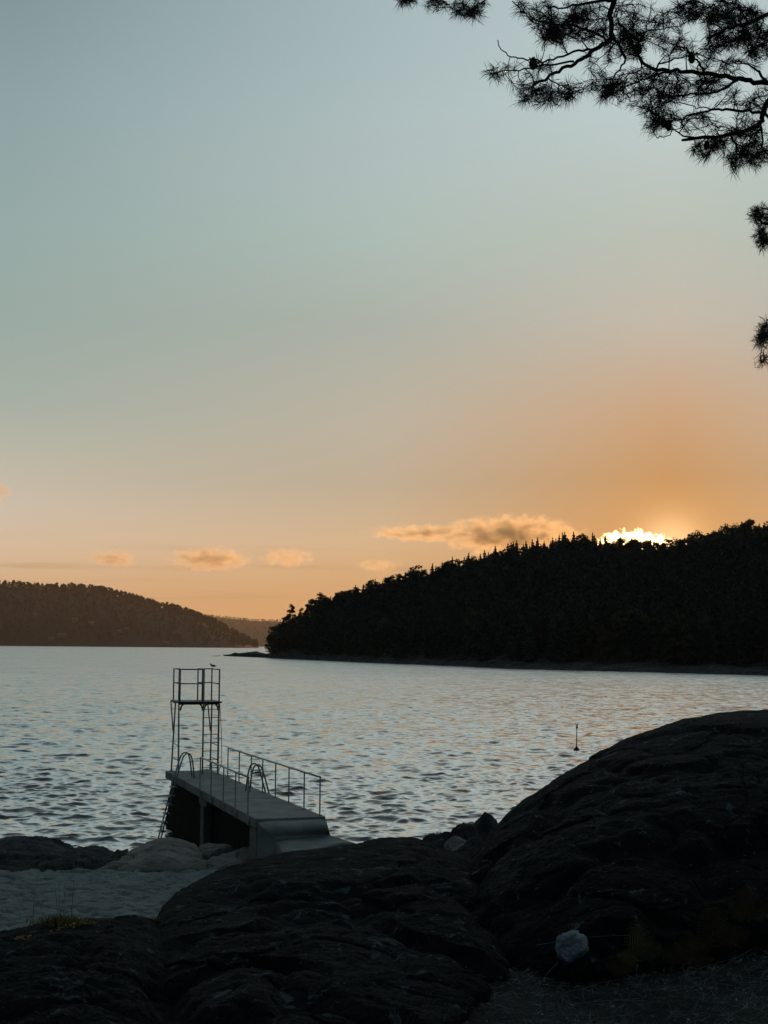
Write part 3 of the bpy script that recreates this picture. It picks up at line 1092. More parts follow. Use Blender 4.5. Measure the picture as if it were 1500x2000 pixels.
# railing round the platform, open to the sea in the middle of the far side
rl = MB()
rl.tube([tw(TN, aL, RH), tw(TN, aM, RH)], 0.022, 8)
rl = rl.build('railing', M_steel, root, smooth=True)
segs = [((TN, aL), (TN, aM)), ((TN, aL), (TB, aL)), ((TB, aL), (TB, aL + 0.18)), ((TB, aR - 0.35 - 0.12), (TB, aR)), ((TB, aR), (TN, aR))]
for z in (RH, RH - 0.46):
    for i, (p, q) in enumerate(segs):
        if z == RH and i == 0:
            continue
        m = MB(); m.tube([tw(*p, z), tw(*q, z)], 0.020, 8); m.build('rail', M_steel, rl, smooth=True)
for (b, a) in ((TN, aL), (TB, aL), (TB, aL + 0.18), (TB, aR - 0.47), (TB, aR), (TN, aR), (TN, aM - 0.045)):
    m = MB(); m.tube([tw(b, a, PH + 0.02), tw(b, a, RH + 0.02)], 0.024, 8); m.build('post', M_steel, rl, smooth=True)

# ------------------------------------------------------------------ gull on the tower rail
def lathe(pts, rs, n=14):
    m = MB(); m.tube(pts, rs, n); return m


gp = tw(TB - 0.12, aR, RH + 0.022)
hx = Vector((-1, 0.1, 0)).normalized() * 0.52
bz = 0.07
m = MB()
m.tube([gp + hx * x + ZV * z for x, z in ((-0.27, bz + 0.002), (-0.20, bz + 0.005), (-0.12, bz + 0.008), (-0.04, bz + 0.01), (0.05, bz + 0.02),
                                          (0.10, bz + 0.035), (0.125, bz + 0.055), (0.145, bz + 0.07), (0.175, bz + 0.072), (0.195, bz + 0.07), (0.245, bz + 0.064))],
       [0.004, 0.014, 0.03, 0.038, 0.036, 0.028, 0.021, 0.023, 0.02, 0.008, 0.002], 12)
for s in (-0.02, 0.02):
    lat = hx.cross(ZV) * s
    m.tube([gp + lat + ZV * (bz - 0.01), gp + lat], 0.004, 5)
    m.tube([gp + lat, gp + lat + hx * 0.05 + ZV * 0.002], 0.004, 5)
g = m.build('gull', M_gull, None, smooth=True)
tag(g, 'small gull perched on the top rail of the diving tower', 'bird')

# ------------------------------------------------------------------ spar buoy
bc = at_z(1126, 1464, 0.09)
s = bc.y / F
root = thing('spar_buoy', 'thin dark spar buoy with conical float out on the water', 'buoy', bc)
m = MB(); m.tube([bc + ZV * z for z in (-0.35, -0.06, 0.02, 0.12, 0.20)], [0.05, 0.17, 0.18, 0.08, 0.035], 16); m.build('float', M_buoy, root, smooth=True)
tilt = Vector((0.02, 0, 1)).normalized()
m = MB(); m.tube([bc + tilt * 0.15, bc + tilt * 1.38], [0.032, 0.022], 8); m.build('pole', M_buoy, root, smooth=True)
m = MB()
tp = bc + tilt * 1.36
for sx in (-1, 1):
    m.tube([tp - Vector((sx * 0.06, 0, -0.02)), tp + Vector((sx * 0.10, 0, 0.16))], 0.022, 6)
m.tube([tp + Vector((0, 0, -0.16)), tp + Vector((0, 0, -0.10)), tp + Vector((0, 0, -0.02)), tp], [0.012, 0.075, 0.06, 0.02], 8)
m.build('topmark', M_buoy, root, smooth=True)


# ------------------------------------------------------------------ trees for the far shores
def spruce_mesh(seed, h=17.0, tiers=15, per=9):
    rng = random.Random(seed)
    m = MB()
    for k in range(tiers):
        q = k / (tiers - 1)
        z = h * (0.10 + 0.88 * q)
        rad = (h * 0.185) * (1 - q) ** 0.72 + 0.28
        for j in range(per if q < 0.8 else 6):
            an = 2 * math.pi * (j + rng.random()) / per
            r = rad * rng.uniform(0.55, 1.15)
            w = r * 0.36 + 0.12
            dx, dy = math.cos(an), math.sin(an)
            drop = r * rng.uniform(0.15, 0.5)
            p0 = (dx * 0.05, dy * 0.05, z + 0.55)
            tip = (dx * r, dy * r, z - drop)
            a = (dx * r * 0.55 - dy * w, dy * r * 0.55 + dx * w, z - drop * 0.55)
            b = (dx * r * 0.55 + dy * w, dy * r * 0.55 - dx * w, z - drop * 0.55)
            under = (dx * r * 0.5, dy * r * 0.5, z - drop - 0.7)
            m.add([p0, a, tip, b, under], [(0, 1, 2, 3), (1, 4, 2), (4, 3, 2)])
    m.tube([(0, 0, h * 0.9), (0, 0, h * 1.03)], [0.12, 0.02], 4, False)
    return m


def clump_mesh(seed, blobs, leaf=0.55, per=46):
    """many small leaf clumps spread through the crown's volume: blobs = [(x, y, z, rx, rz)]"""
    rng = np.random.RandomState(seed)
    V, Fc = [], []
    for (x, y, z, rx, rz) in blobs:
        for _ in range(per):
            d = rng.randn(3); d /= np.linalg.norm(d)
            r = rng.rand() ** 0.45
            c = np.array([x + d[0] * r * rx, y + d[1] * r * rx, z + d[2] * r * rz])
            a = rng.randn(3); a /= np.linalg.norm(a)
            b = np.cross(a, rng.randn(3)); b /= np.linalg.norm(b)
            s = leaf * rng.uniform(0.6, 1.3)
            o = len(V)
            V += [c + a * s, c + b * s * 0.8, c - a * s, c - b * s * 0.8]
            Fc.append((o, o + 1, o + 2, o + 3))
    m = MB()
    m.add(V, Fc)
    return m


def pine_blobs(seed, h):
    rng = random.Random(seed)
    bl = []
    for k in range(17):
        q = rng.uniform(0.25, 1.0)
        sp = h * 0.19 * (1.25 - q) ** 0.6
        an = rng.uniform(0, 6.28)
        bl.append((math.cos(an) * sp, math.sin(an) * sp, h * (0.38 + 0.58 * q) - 0.5, rng.uniform(1.0, 1.9), rng.uniform(0.4, 0.75)))
    bl.append((0, 0, h * 0.96, 1.5, 0.8))
    return bl


def leaf_blobs(seed, h):
    rng = random.Random(seed)
    bl = []
    for k in range(18):
        q = rng.uniform(0.10, 0.95)
        an = rng.uniform(0, 6.28)
        sp = h * 0.2 * math.sin(min(1, q) * math.pi * 0.75 + 0.4)
        bl.append((math.cos(an) * sp, math.sin(an) * sp, h * q, rng.uniform(1.1, 2.0), rng.uniform(0.9, 1.6)))
    bl.append((0, 0, h * 0.93, 1.5, 1.5))
    return bl


PROTO = {'spruce_tree': [], 'pine_tree': [], 'leafy_tree': []}


def tree_data(kind, seed):
    h = 17.0
    if kind == 'spruce_tree':
        c, mat = spruce_mesh(seed, h), M_spruce
    elif kind == 'pine_tree':
        c, mat = clump_mesh(seed, pine_blobs(seed, h), 0.33, 62), M_pinefol
    else:
        c, mat = clump_mesh(seed, leaf_blobs(seed, h), 0.36, 60), M_leaf
    t = MB()
    t.tube([(0, 0, -1.5), (0.1, 0, h * 0.45), (0, 0.1, h * 0.9)], [0.26, 0.18, 0.05], 6)
    if kind != 'spruce_tree':
        rng = random.Random(seed)
        for b in (pine_blobs(seed, h) if kind == 'pine_tree' else leaf_blobs(seed, h)):
            t.tube([(0.05, 0.05, max(h * 0.25, b[2] - 2.2)), (b[0], b[1], b[2])], [0.10, 0.04], 4, False)
    mc = bpy.data.meshes.new('crown'); mc.from_pydata(c.v, [], c.f); mc.materials.append(mat)
    mt = bpy.data.meshes.new('trunk'); mt.from_pydata(t.v, [], t.f); mt.materials.append(M_trunk)
    return mc, mt, c


for kind in PROTO:
    for s_ in range(4):
        PROTO[kind].append(tree_data(kind, 100 + s_ * 13 + len(kind)))


def plant(kind, loc, scale, label, group, rz=None, var=None, wide=1.0):
    mc, mt, _ = PROTO[kind][random.randrange(4) if var is None else var]
    e = thing(kind, label, 'tree', loc, group)
    e.scale = (scale * wide, scale * wide, scale)
    e.rotation_euler = (0, 0, random.uniform(0, 6.28) if rz is None else rz)
    for nm, me in (('trunk', mt), ('crown', mc)):
        o = bpy.data.objects.new(nm, me)
        COL.objects.link(o)
        o.parent = e
    return e


# ------------------------------------------------------------------ the wooded hill on the right
SKY = [(440, 1279), (520, 1270), (532, 1262), (545, 1250), (560, 1232), (580, 1205), (600, 1185), (620, 1166), (650, 1160), (690, 1150), (720, 1141), (760, 1130),
       (800, 1120), (850, 1112), (900, 1098), (950, 1085), (1000, 1073), (1060, 1060), (1120, 1053), (1160, 1053), (1200, 1062), (1300, 1063),
       (1340, 1052), (1390, 1046), (1430, 1035), (1470, 1026), (1500, 1030), (1600, 1020), (1800, 1010), (2300, 1040)]
SHORE = [(440, 1281), (500, 1283.6), (560, 1286), (700, 1293), (900, 1301), (1000, 1306), (1200, 1311), (1500, 1319), (1800, 1330), (2300, 1350)]
DEEP = [(440, 3), (500, 14), (560, 45), (700, 130), (850, 200), (1000, 250), (1500, 270), (2300, 280)]


def ip(tab, u):
    return np.interp(u, [a for a, _ in tab], [b for _, b in tab])


def sky_v(u): return ip(SKY, u)


def d_shore(u): return EYE * F / (ip(SHORE, u) - hor(u))


TREE_H = 16.0


def hill_point(u, t):
    """t = 0 at the waterline, 1 at the crest, beyond that the far side"""
    d0 = d_shore(u)
    d1 = d0 + ip(DEEP, u)
    th = TREE_H * np.clip((u - 505) / 110, 0, 1)
    zc = EYE + (hor(u) - sky_v(u)) / F * d1 - th * 0.86
    zc = max(zc, 0.7)
    d = d0 + (d1 - d0) * t
    band = 0.09
    if t <= 0:
        z = t * 8
    elif t <= 1:
        zb = min(1.6, zc)
        if t < band:
            z = zb * (t / band) ** 0.7
        else:
            q = (t - band) / (1 - band)
            z = zb + (zc - zb) * (0.75 * q + 0.25 * math.sin(q * math.pi / 2))
    else:
        z = zc * max(-0.1, 1 - (t - 1) * 1.1)
    x = (u - 750) / F * d
    return np.array([x, d, z])


def build_hill():
    us = np.concatenate([np.linspace(440, 620, 60), np.linspace(624, 1520, 180), np.linspace(1540, 2300, 30)])
    ts = np.concatenate([[-0.15, -0.06], np.linspace(0, 0.12, 14), np.linspace(0.15, 1, 30), np.linspace(1.1, 2.2, 12)])
    P = np.array([[hill_point(u, t) for u in us] for t in ts])
    Q = P.reshape(-1, 3)
    n = fbm(Q * np.array([1, 1, 0]), 0.03, 4, 0.5, 9)
    tt = np.repeat(ts, len(us))
    Q[:, 2] += n * 1.5 * np.clip(tt * 4, 0, 1) * np.clip((np.tile(us, len(ts)) - 520) / 200, 0, 1)
    o = grid_mesh('hill', Q, len(ts), len(us), M_hill)
    tag(o, kind='structure')
    # bare rock along the waterline
    ts = np.linspace(-0.12, 0.16, 30)
    us = np.concatenate([np.linspace(436, 620, 160), np.linspace(621, 1530, 520)])
    P = np.zeros((len(ts), len(us), 3))
    for i, t in enumerate(ts):
        for j, u in enumerate(us):
            P[i, j] = hill_point(max(u, 440), t)
            if t > 0:
                P[i, j, 2] += 0.35 * math.sin(min(1, t / 0.12) * math.pi)
    Q = P.reshape(-1, 3)
    Q[:, 2] += fbm(Q * np.array([1, 0.6, 0]), 0.10, 5, 0.6, 19) * 0.8 * np.repeat(np.clip(ts * 15 + 0.15, 0.1, 1), len(us))
    o = grid_mesh('shore_rock_band', Q, len(ts), len(us), M_shoreband)
    tag(o, kind='structure')


build_hill()

SKYG = 'trees along the skyline of the wooded hill'
LBL = {'spruce_tree': 'dark pointed spruce on the skyline of the right hand wooded hill',
       'pine_tree': 'dark flat topped pine on the skyline of the right hand wooded hill',
       'leafy_tree': 'dark round crowned leafy tree on the skyline of the right hand wooded hill'}
SHL = {'spruce_tree': 'dim spruce low on the wooded hill behind the far rocky shore',
       'pine_tree': 'dim pine low on the wooded hill behind the far rocky shore',
       'leafy_tree': 'dim leafy tree low on the wooded hill behind the far rocky shore'}


def kind_at(u, rng):
    r = rng.random()
    if u < 760:
        return 'pine_tree' if r < 0.75 else 'spruce_tree'
    if u < 880:
        return 'pine_tree' if r < 0.45 else 'spruce_tree'
    if u < 1200:
        return 'spruce_tree' if r < 0.88 else 'pine_tree'
    if u < 1290:
        return 'spruce_tree' if r < 0.45 else 'leafy_tree'
    return 'leafy_tree' if r < 0.55 else ('pine_tree' if r < 0.9 else 'spruce_tree')


rng = random.Random(31)
u = 612.0
while u < 1515:                                    # the skyline, tree by tree
    k = kind_at(u, rng)
    t = rng.uniform(0.93, 1.03)
    p = hill_point(u, t)
    hgt = TREE_H * rng.choice([0.74, 0.8, 0.86, 0.9, 0.95, 0.98, 1.02, 1.08]) * (0.9 if u < 760 else 1.0)
    plant(k, p, hgt / 17.0, LBL[k], SKYG, wide=1.25 if k == 'spruce_tree' else 1.15)
    u += rng.uniform(2.8, 6.6)
# second rank just in front of it
u = 640.0
while u < 1515:
    k = kind_at(u, rng)
    p = hill_point(u, rng.uniform(0.78, 0.92))
    plant(k, p, TREE_H * rng.uniform(0.8, 1.0) / 17.0, LBL[k], SKYG)
    u += rng.uniform(12, 22)
# along the shore
u = 590.0
while u < 1510:
    k = rng.choice(['leafy_tree', 'leafy_tree', 'spruce_tree', 'pine_tree'])
    p = hill_point(u, rng.uniform(0.085, 0.16))
    plant(k, p, rng.uniform(0.45, 0.85), SHL[k], 'trees low along the far rocky shore')
    u += rng.uniform(16, 26)
# the point: a tall layered pine, its neighbours and the bushes at its foot
q = hill_point(572, 0.55)


def tip_scale(u, vtop, t):
    p = hill_point(u, t)
    z = EYE + (hor(u) - vtop) / F * p[1]
    return p, (z - p[2]) / 17.0


for (u, v, t, k, var, w, lb) in (
        (570, 1180, 0.60, 'pine_tree', 1, 0.62, 'tallest layered pine standing free at the tip of the wooded point'),
        (592, 1188, 0.70, 'pine_tree', 2, 0.7, 'shorter pine just right of the tall one on the point'),
        (608, 1172, 0.75, 'pine_tree', 0, 0.8, 'leaning pine at the start of the wooded slope'),
        (543, 1222, 0.5, 'leafy_tree', 0, 0.85, 'round bushy tree at the very end of the wooded point'),
        (533, 1240, 0.55, 'leafy_tree', 3, 0.9, 'lowest bush at the waterside end of the point'),
        (556, 1208, 0.6, 'spruce_tree', 0, 0.9, 'dark spruce between the bushy tree and the tall pine'),
        (562, 1230, 0.35, 'leafy_tree', 1, 0.9, 'dense leafy tree under the tall pine on the point'),
        (580, 1215, 0.45, 'leafy_tree', 2, 0.9, 'leafy tree to the right of and below the tall pine'),
        (600, 1205, 0.5, 'spruce_tree', 2, 1.0, 'spruce in front of the leaning pine on the slope')):
    p, s = tip_scale(u, v, t)
    plant(k, p, s, lb, None, var=var, wide=w if s > 0.8 else w * 1.6)


for (u, v, t, var) in ((536, 1240, .4, 1), (541, 1228, .55, 2), (549, 1222, .4, 3), (553, 1226, .7, 0), (559, 1214, .3, 1), (566, 1205, .5, 2), (574, 1210, .7, 3),
                       (580, 1204, .35, 0), (587, 1200, .55, 1), (592, 1206, .3, 2), (598, 1196, .6, 3), (604, 1200, .4, 0), (611, 1192, .55, 1), (568, 1222, .25, 3), (585, 1225, .25, 2)):
    p, s = tip_scale(u, v, t)
    plant('leafy_tree', p, s, 'dark leafy tree in the dense clump at the wooded point', 'trees crowding the wooded point', var=var, wide=1.25)
u = 529.0
while u < 618:
    p = hill_point(u, rng.uniform(0.22, 0.6))
    plant('leafy_tree', p, rng.uniform(0.28, 0.45), 'low leafy bush along the shore of the wooded point', 'bushes on the wooded point', wide=1.5)
    u += rng.uniform(3.5, 6.5)


def forest(name, points, scales, kinds, mat, protos):
    Vs, Fs = [], []
    off = 0
    for p, s, k in zip(points, scales, kinds):
        V, Fc = protos[k]
        a = random.uniform(0, 6.28)
        Rz = np.array([[math.cos(a), -math.sin(a), 0], [math.sin(a), math.cos(a), 0], [0, 0, 1]])
        Vs.append((V @ Rz.T) * s + np.array(p))
        Fs.append(Fc + off)
        off += len(V)
    o = np_mesh(name, np.concatenate(Vs), np.concatenate(Fs), mat)
    return tag(o, kind='stuff')


def lowpoly(kind, seed):
    if kind == 0:
        m = spruce_mesh(seed, 17, 8, 7)
    elif kind == 1:
        m = clump_mesh(seed, pine_blobs(seed, 17), 0.75, 14)
    else:
        m = clump_mesh(seed, leaf_blobs(seed, 17), 0.85, 18)
    V = np.array([list(x) for x in m.v])
    tri = []
    for f in m.f:
        if len(f) == 3:
            tri.append(f)
        elif len(f) == 4:
            tri += [(f[0], f[1], f[2]), (f[0], f[2], f[3])]
    return V, np.array(tri)


LP = [lowpoly(0, 1), lowpoly(0, 2), lowpoly(1, 3), lowpoly(1, 4), lowpoly(2, 5), lowpoly(2, 6)]
pts, scs, kds = [], [], []
rr = random.Random(77)
for _ in range(1900):
    u = rr.uniform(600, 1700)
    t = rr.uniform(0.07, 1.02) ** 0.9
    p = hill_point(u, t)
    pts.append(p)
    scs.append(rr.uniform(0.55, 0.86) * (0.5 + 0.5 * min(1, (u - 560) / 120)))
    kds.append(rr.choice([0, 1, 0, 1, 2, 3, 4, 5]))
fo = forest('woodland', pts, scs, kds, M_spruce, LP)
tag(fo, 'dark mass of trees covering the slope of the right hand hill', 'woodland')

# boulders scattered on the far shore
for i, (u, v, w) in enumerate(((420, 1281.6, 3.2), (428, 1281.2, 1.5))):
    p = at_z(u, v, 0.0)
    boulder('skerry', p, (w * 0.6, w * 0.6, 0.35), M_shore_dark, 300 + i,
            ('tiny skerry off the tip of the point, the larger of two', 'smaller skerry nearest the tip of the point')[i], 'rock', base=ICO3)


# ------------------------------------------------------------------ hills across the fjord
def far_hill(name, sky, dist, depth, ustep, hs, ntree, seed, base_v=None):
    us = np.arange(sky[0][0], sky[-1][0] + 1, ustep)
    ts = np.concatenate([[-0.05], np.linspace(0, 1, 16), np.linspace(1.2, 2.4, 6)])

    def pt(u, t):
        d = dist + depth * t
        zc = EYE + (hor(u) - ip(sky, u)) / F * (dist + depth) - hs * 0.8
        zc = max(zc, -3)
        z = zc * (math.sin(min(t, 1) * math.pi / 2) * 0.6 + 0.4 * min(t, 1)) if t <= 1 else zc * max(0, 1 - (t - 1) * 0.8)
        return np.array([(u - 750) / F * d, d, z if t >= 0 else -5])
    P = np.array([[pt(u, t) for u in us] for t in ts]).reshape(-1, 3)
    P[:, 2] += fbm(P * np.array([1, 1, 0]), 0.004, 4, 0.5, seed) * hs * 0.25 * np.clip(P[:, 2] / 40, 0, 1)
    o = grid_mesh(name, P, len(ts), len(us), M_farwood)
    tag(o, kind='structure')
    rr = random.Random(seed)
    pts, scs, kds = [], [], []
    for _ in range(ntree):
        u = rr.uniform(sky[0][0], sky[-1][0])
        t = rr.uniform(0.93, 1.03) if rr.random() < 0.35 else rr.uniform(0.03, 1) ** 0.8
        p = pt(u, t)
        if p[2] < 1.0:
            continue
        p[2] -= hs * 0.12
        k = rr.uniform(0.7, 1.25) if t < 0.92 else rr.choice([0.7, 0.9, 1.0, 1.2, 1.5, 1.8])
        if dist > 5000:
            k = min(k, 1.0)
        pts.append(p); scs.append(hs / 17 * k); kds.append(rr.randrange(6))
    f = forest('far_woodland', pts, scs, kds, M_farwood, TINY)
    return pt, f


def tiny(kind, seed):
    if kind == 0:
        m = spruce_mesh(seed, 17, 5, 5)
    else:
        m = clump_mesh(seed, leaf_blobs(seed, 17) if kind == 2 else pine_blobs(seed, 17), 1.5, 5)
    V = np.array([list(x) for x in m.v])
    tri = []
    for f in m.f:
        for k in range(1, len(f) - 1):
            tri.append((f[0], f[k], f[k + 1]))
    return V, np.array(tri)


TINY = [tiny(0, 1), tiny(0, 2), tiny(1, 3), tiny(1, 4), tiny(2, 5), tiny(2, 6)]
SKY_L = [(-900, 1110), (-400, 1125), (-100, 1138), (0, 1141), (30, 1140), (60, 1145), (140, 1145), (200, 1151), (260, 1165), (320, 1181), (360, 1191), (420, 1213),
         (470, 1240), (500, 1255), (520, 1263), (540, 1266)]
pt_l, f = far_hill('far_hill', SKY_L, 3700, 700, 8, 12.0, 8500, 5)
tag(f, 'brown hazy woodland covering the hill across the fjord on the left', 'woodland')
SKY_D = [(300, 1200), (380, 1199), (420, 1201), (470, 1206), (500, 1209), (550, 1210), (620, 1206), (800, 1200), (1000, 1200), (1300, 1195), (1700, 1190), (2200, 1190)]
pt_d, f = far_hill('distant_ridge', SKY_D, 8200, 700, 10, 15.0, 4000, 6)
tag(f, 'palest orange woodland on the farthest ridge between the hills', 'woodland')

HOUSES = [(124, 0.10, 26, 11, 6.5, 'long pale boathouse near the water on the far left hill'),
          (104, 0.06, 12, 9, 6, 'small house by the water left of the long boathouse'),
          (150, 0.30, 13, 9, 6, 'upper pale house in the left cluster on the far hill'),
          (182, 0.26, 15, 9, 6, 'pale house right of the upper one in the left cluster'),
          (238, 0.18, 14, 9, 6, 'lone house halfway along the foot of the far hill'),
          (250, 0.21, 12, 8, 6, 'small house just right of and above the lone one'),
          (72, 0.36, 12, 9, 6, 'highest small house on the slope of the far hill'),
          (328, 0.04, 16, 9, 5, 'low waterside house farthest right under the far hill')]
for (u, t, L, D, H, lb) in HOUSES:
    p = pt_l(u, t)
    e = thing('house', lb, 'house', p, 'houses on the hill across the fjord')
    e.rotation_euler = (0, 0, random.uniform(-0.4, 0.4))
    m = MB(); m.box((0, 0, H * 0.3 + 0.5), (L / 2, 0, 0), (0, D / 2, 0), (0, 0, H * 0.3 + 1.5))
    o = m.build('wall', M_houses); o.parent = e
    m = MB()
    z0, z1 = H * 0.6 + 2.003, H + 3.0
    m.prism([(-L / 2 - .5, -D / 2 - .5, z0 + .3), (L / 2 + .5, -D / 2 - .5, z0 + .3), (L / 2 + .5, 0, z1), (-L / 2 - .5, 0, z1)],
            [(-L / 2 - .5, -D / 2 - .5, z0), (L / 2 + .5, -D / 2 - .5, z0), (L / 2 + .5, 0, z0), (-L / 2 - .5, 0, z0)])
    m.prism([(-L / 2 - .5, 0.003, z1), (L / 2 + .5, 0.003, z1), (L / 2 + .5, D / 2 + .5, z0 + .3), (-L / 2 - .5, D / 2 + .5, z0 + .3)],
            [(-L / 2 - .5, 0.003, z0), (L / 2 + .5, 0.003, z0), (L / 2 + .5, D / 2 + .5, z0), (-L / 2 - .5, D / 2 + .5, z0)])
    o = m.build('roof', M_roof); o.parent = e

# ------------------------------------------------------------------ the pine overhead
PY = 6.2
TRUNK_X = 3.1
pine = thing('pine_tree', 'old pine leaning in from the right, its dark needled branches against the sky', 'tree', (TRUNK_X, PY + 0.4, 4.2))
m = MB()
m.tube([(TRUNK_X, PY + 0.4, 3.8), (TRUNK_X - 0.03, PY + 0.4, 5.5), (TRUNK_X + 0.05, PY + 0.42, 7.5), (TRUNK_X, PY + 0.4, 9.5), (TRUNK_X + 0.1, PY + 0.5, 12)],
       [0.24, 0.20, 0.17, 0.13, 0.05], 14)
m.build('trunk', M_bark, pine, smooth=True)

rng = random.Random(12)


def P3(u, v, dy=0.0):
    return at_y(u, v, PY + dy)


TR = lambda z: Vector((TRUNK_X, PY + 0.4, z))
# main limbs traced from the branch structure: (pixel, pixel, depth offset), radius at the root (m)
LIMBS = [
    dict(root=9.3, pts=[(1700, -180, .2), (1420, -130, .1), (1260, -70, 0), (1198, 0, 0), (1193, 50, 0), (1190, 78, 0), (1165, 96, 0), (1135, 115, -.05), (1100, 136, -.1), (1068, 152, -.1), (1040, 168, -.1)], r=0.017,
         sub=[[(1165, 96, 0), (1120, 103, .05), (1070, 118, .1), (1020, 113, .1), (988, 105, .1), (972, 78, .1)],
              [(1120, 120, 0), (1060, 128, -.05), (1010, 138, -.05), (975, 140, -.05), (955, 148, -.05)],
              [(1190, 78, 0), (1150, 60, .1), (1110, 50, .15), (1060, 42, .15), (1020, 22, .15), (1000, 2, .15)],
              [(1068, 152, -.1), (1100, 170, -.15), (1120, 182, -.15)],
              [(1192, 60, 0), (1210, 90, -.1), (1222, 120, -.12), (1200, 150, -.1), (1185, 180, -.1)],
              [(1198, 0, 0), (1150, 5, .1), (1100, 15, .15), (1060, 10, .15)]]),
    dict(root=8.5, pts=[(1750, 190, .3), (1600, 175, .15), (1500, 163, 0), (1445, 155, 0), (1380, 143, 0), (1320, 138, 0), (1275, 134, .05), (1250, 115, .1), (1228, 75, .1), (1208, 40, .1)], r=0.015,
         sub=[[(1320, 138, 0), (1270, 150, -.1), (1230, 165, -.1), (1190, 185, -.1)],
              [(1445, 155, 0), (1400, 178, -.1), (1340, 185, -.12), (1290, 190, -.1), (1250, 185, -.1)],
              [(1380, 143, 0), (1360, 118, .1), (1340, 95, .1), (1310, 85, .1)],
              [(1275, 134, .05), (1310, 118, .1), (1350, 110, .15), (1400, 118, .15), (1450, 122, .15)],
              [(1228, 75, .1), (1270, 60, .1), (1330, 50, .1), (1370, 30, .1)],
              [(1500, 163, 0), (1470, 130, .1), (1430, 120, .1)]]),
    dict(root=8.1, pts=[(1760, 150, .2), (1620, 150, .1), (1520, 175, 0), (1492, 218, 0), (1483, 243, 0), (1427, 263, 0), (1360, 270, -.05), (1332, 274, -.05)], r=0.019,
         sub=[[(1490, 222, 0), (1440, 215, .05), (1392, 214, .08), (1340, 228, .1), (1300, 240, .1), (1275, 232, .1)],
              [(1392, 214, .08), (1360, 208, .1), (1320, 200, .1), (1280, 210, .1)],
              [(1427, 263, 0), (1440, 290, -.05), (1435, 320, -.05), (1438, 340, -.05)],
              [(1483, 243, 0), (1490, 280, -.1), (1480, 310, -.1)],
              [(1492, 218, 0), (1520, 250, -.1), (1530, 290, -.1)],
              [(1360, 270, -.05), (1320, 255, -.05), (1300, 245, -.05)],
              [(1340, 228, .1), (1310, 262, .05), (1282, 268, 0)]]),
    dict(root=10.2, pts=[(1720, -330, .3), (1300, -120, .5), (1080, -42, .6), (980, -20, .6), (900, -12, .6), (830, -10, .6), (785, -8, .6)], r=0.014,
         sub=[[(980, -20, .6), (945, 0, .6), (925, 15, .6)], [(900, -12, .6), (905, 10, .6), (918, 30, .6)], [(860, -10, .6), (870, 5, .6)]]),
    dict(root=9.8, pts=[(1720, -80, .1), (1600, -20, 0), (1520, 20, -.1), (1460, 45, -.15), (1410, 60, -.2), (1380, 75, -.2)], r=0.015,
         sub=[[(1460, 45, -.15), (1440, 10, -.15), (1400, -5, -.15)], [(1520, 20, -.1), (1500, 70, -.2), (1470, 95, -.2)],
              [(1410, 60, -.2), (1380, 35, -.2), (1340, 15, -.2)], [(1460, 45, -.15), (1440, 80, -.2), (1420, 100, -.2)]]),
    dict(root=7.6, pts=[(1750, 420, .1), (1600, 435, 0), (1540, 440, 0), (1500, 438, 0), (1480, 430, 0)], r=0.014,
         sub=[[(1540, 440, 0), (1505, 460, 0), (1490, 480, 0)], [(1540, 440, 0), (1510, 415, 0), (1485, 405, 0)]]),
    dict(root=7.0, pts=[(1750, 640, .1), (1600, 650, 0), (1540, 655, 0), (1505, 655, 0), (1485, 662, 0)], r=0.014,
         sub=[[(1540, 655, 0), (1510, 690, 0), (1488, 706, 0)], [(1540, 655, 0), (1515, 625, 0), (1500, 615, 0)]]),
]
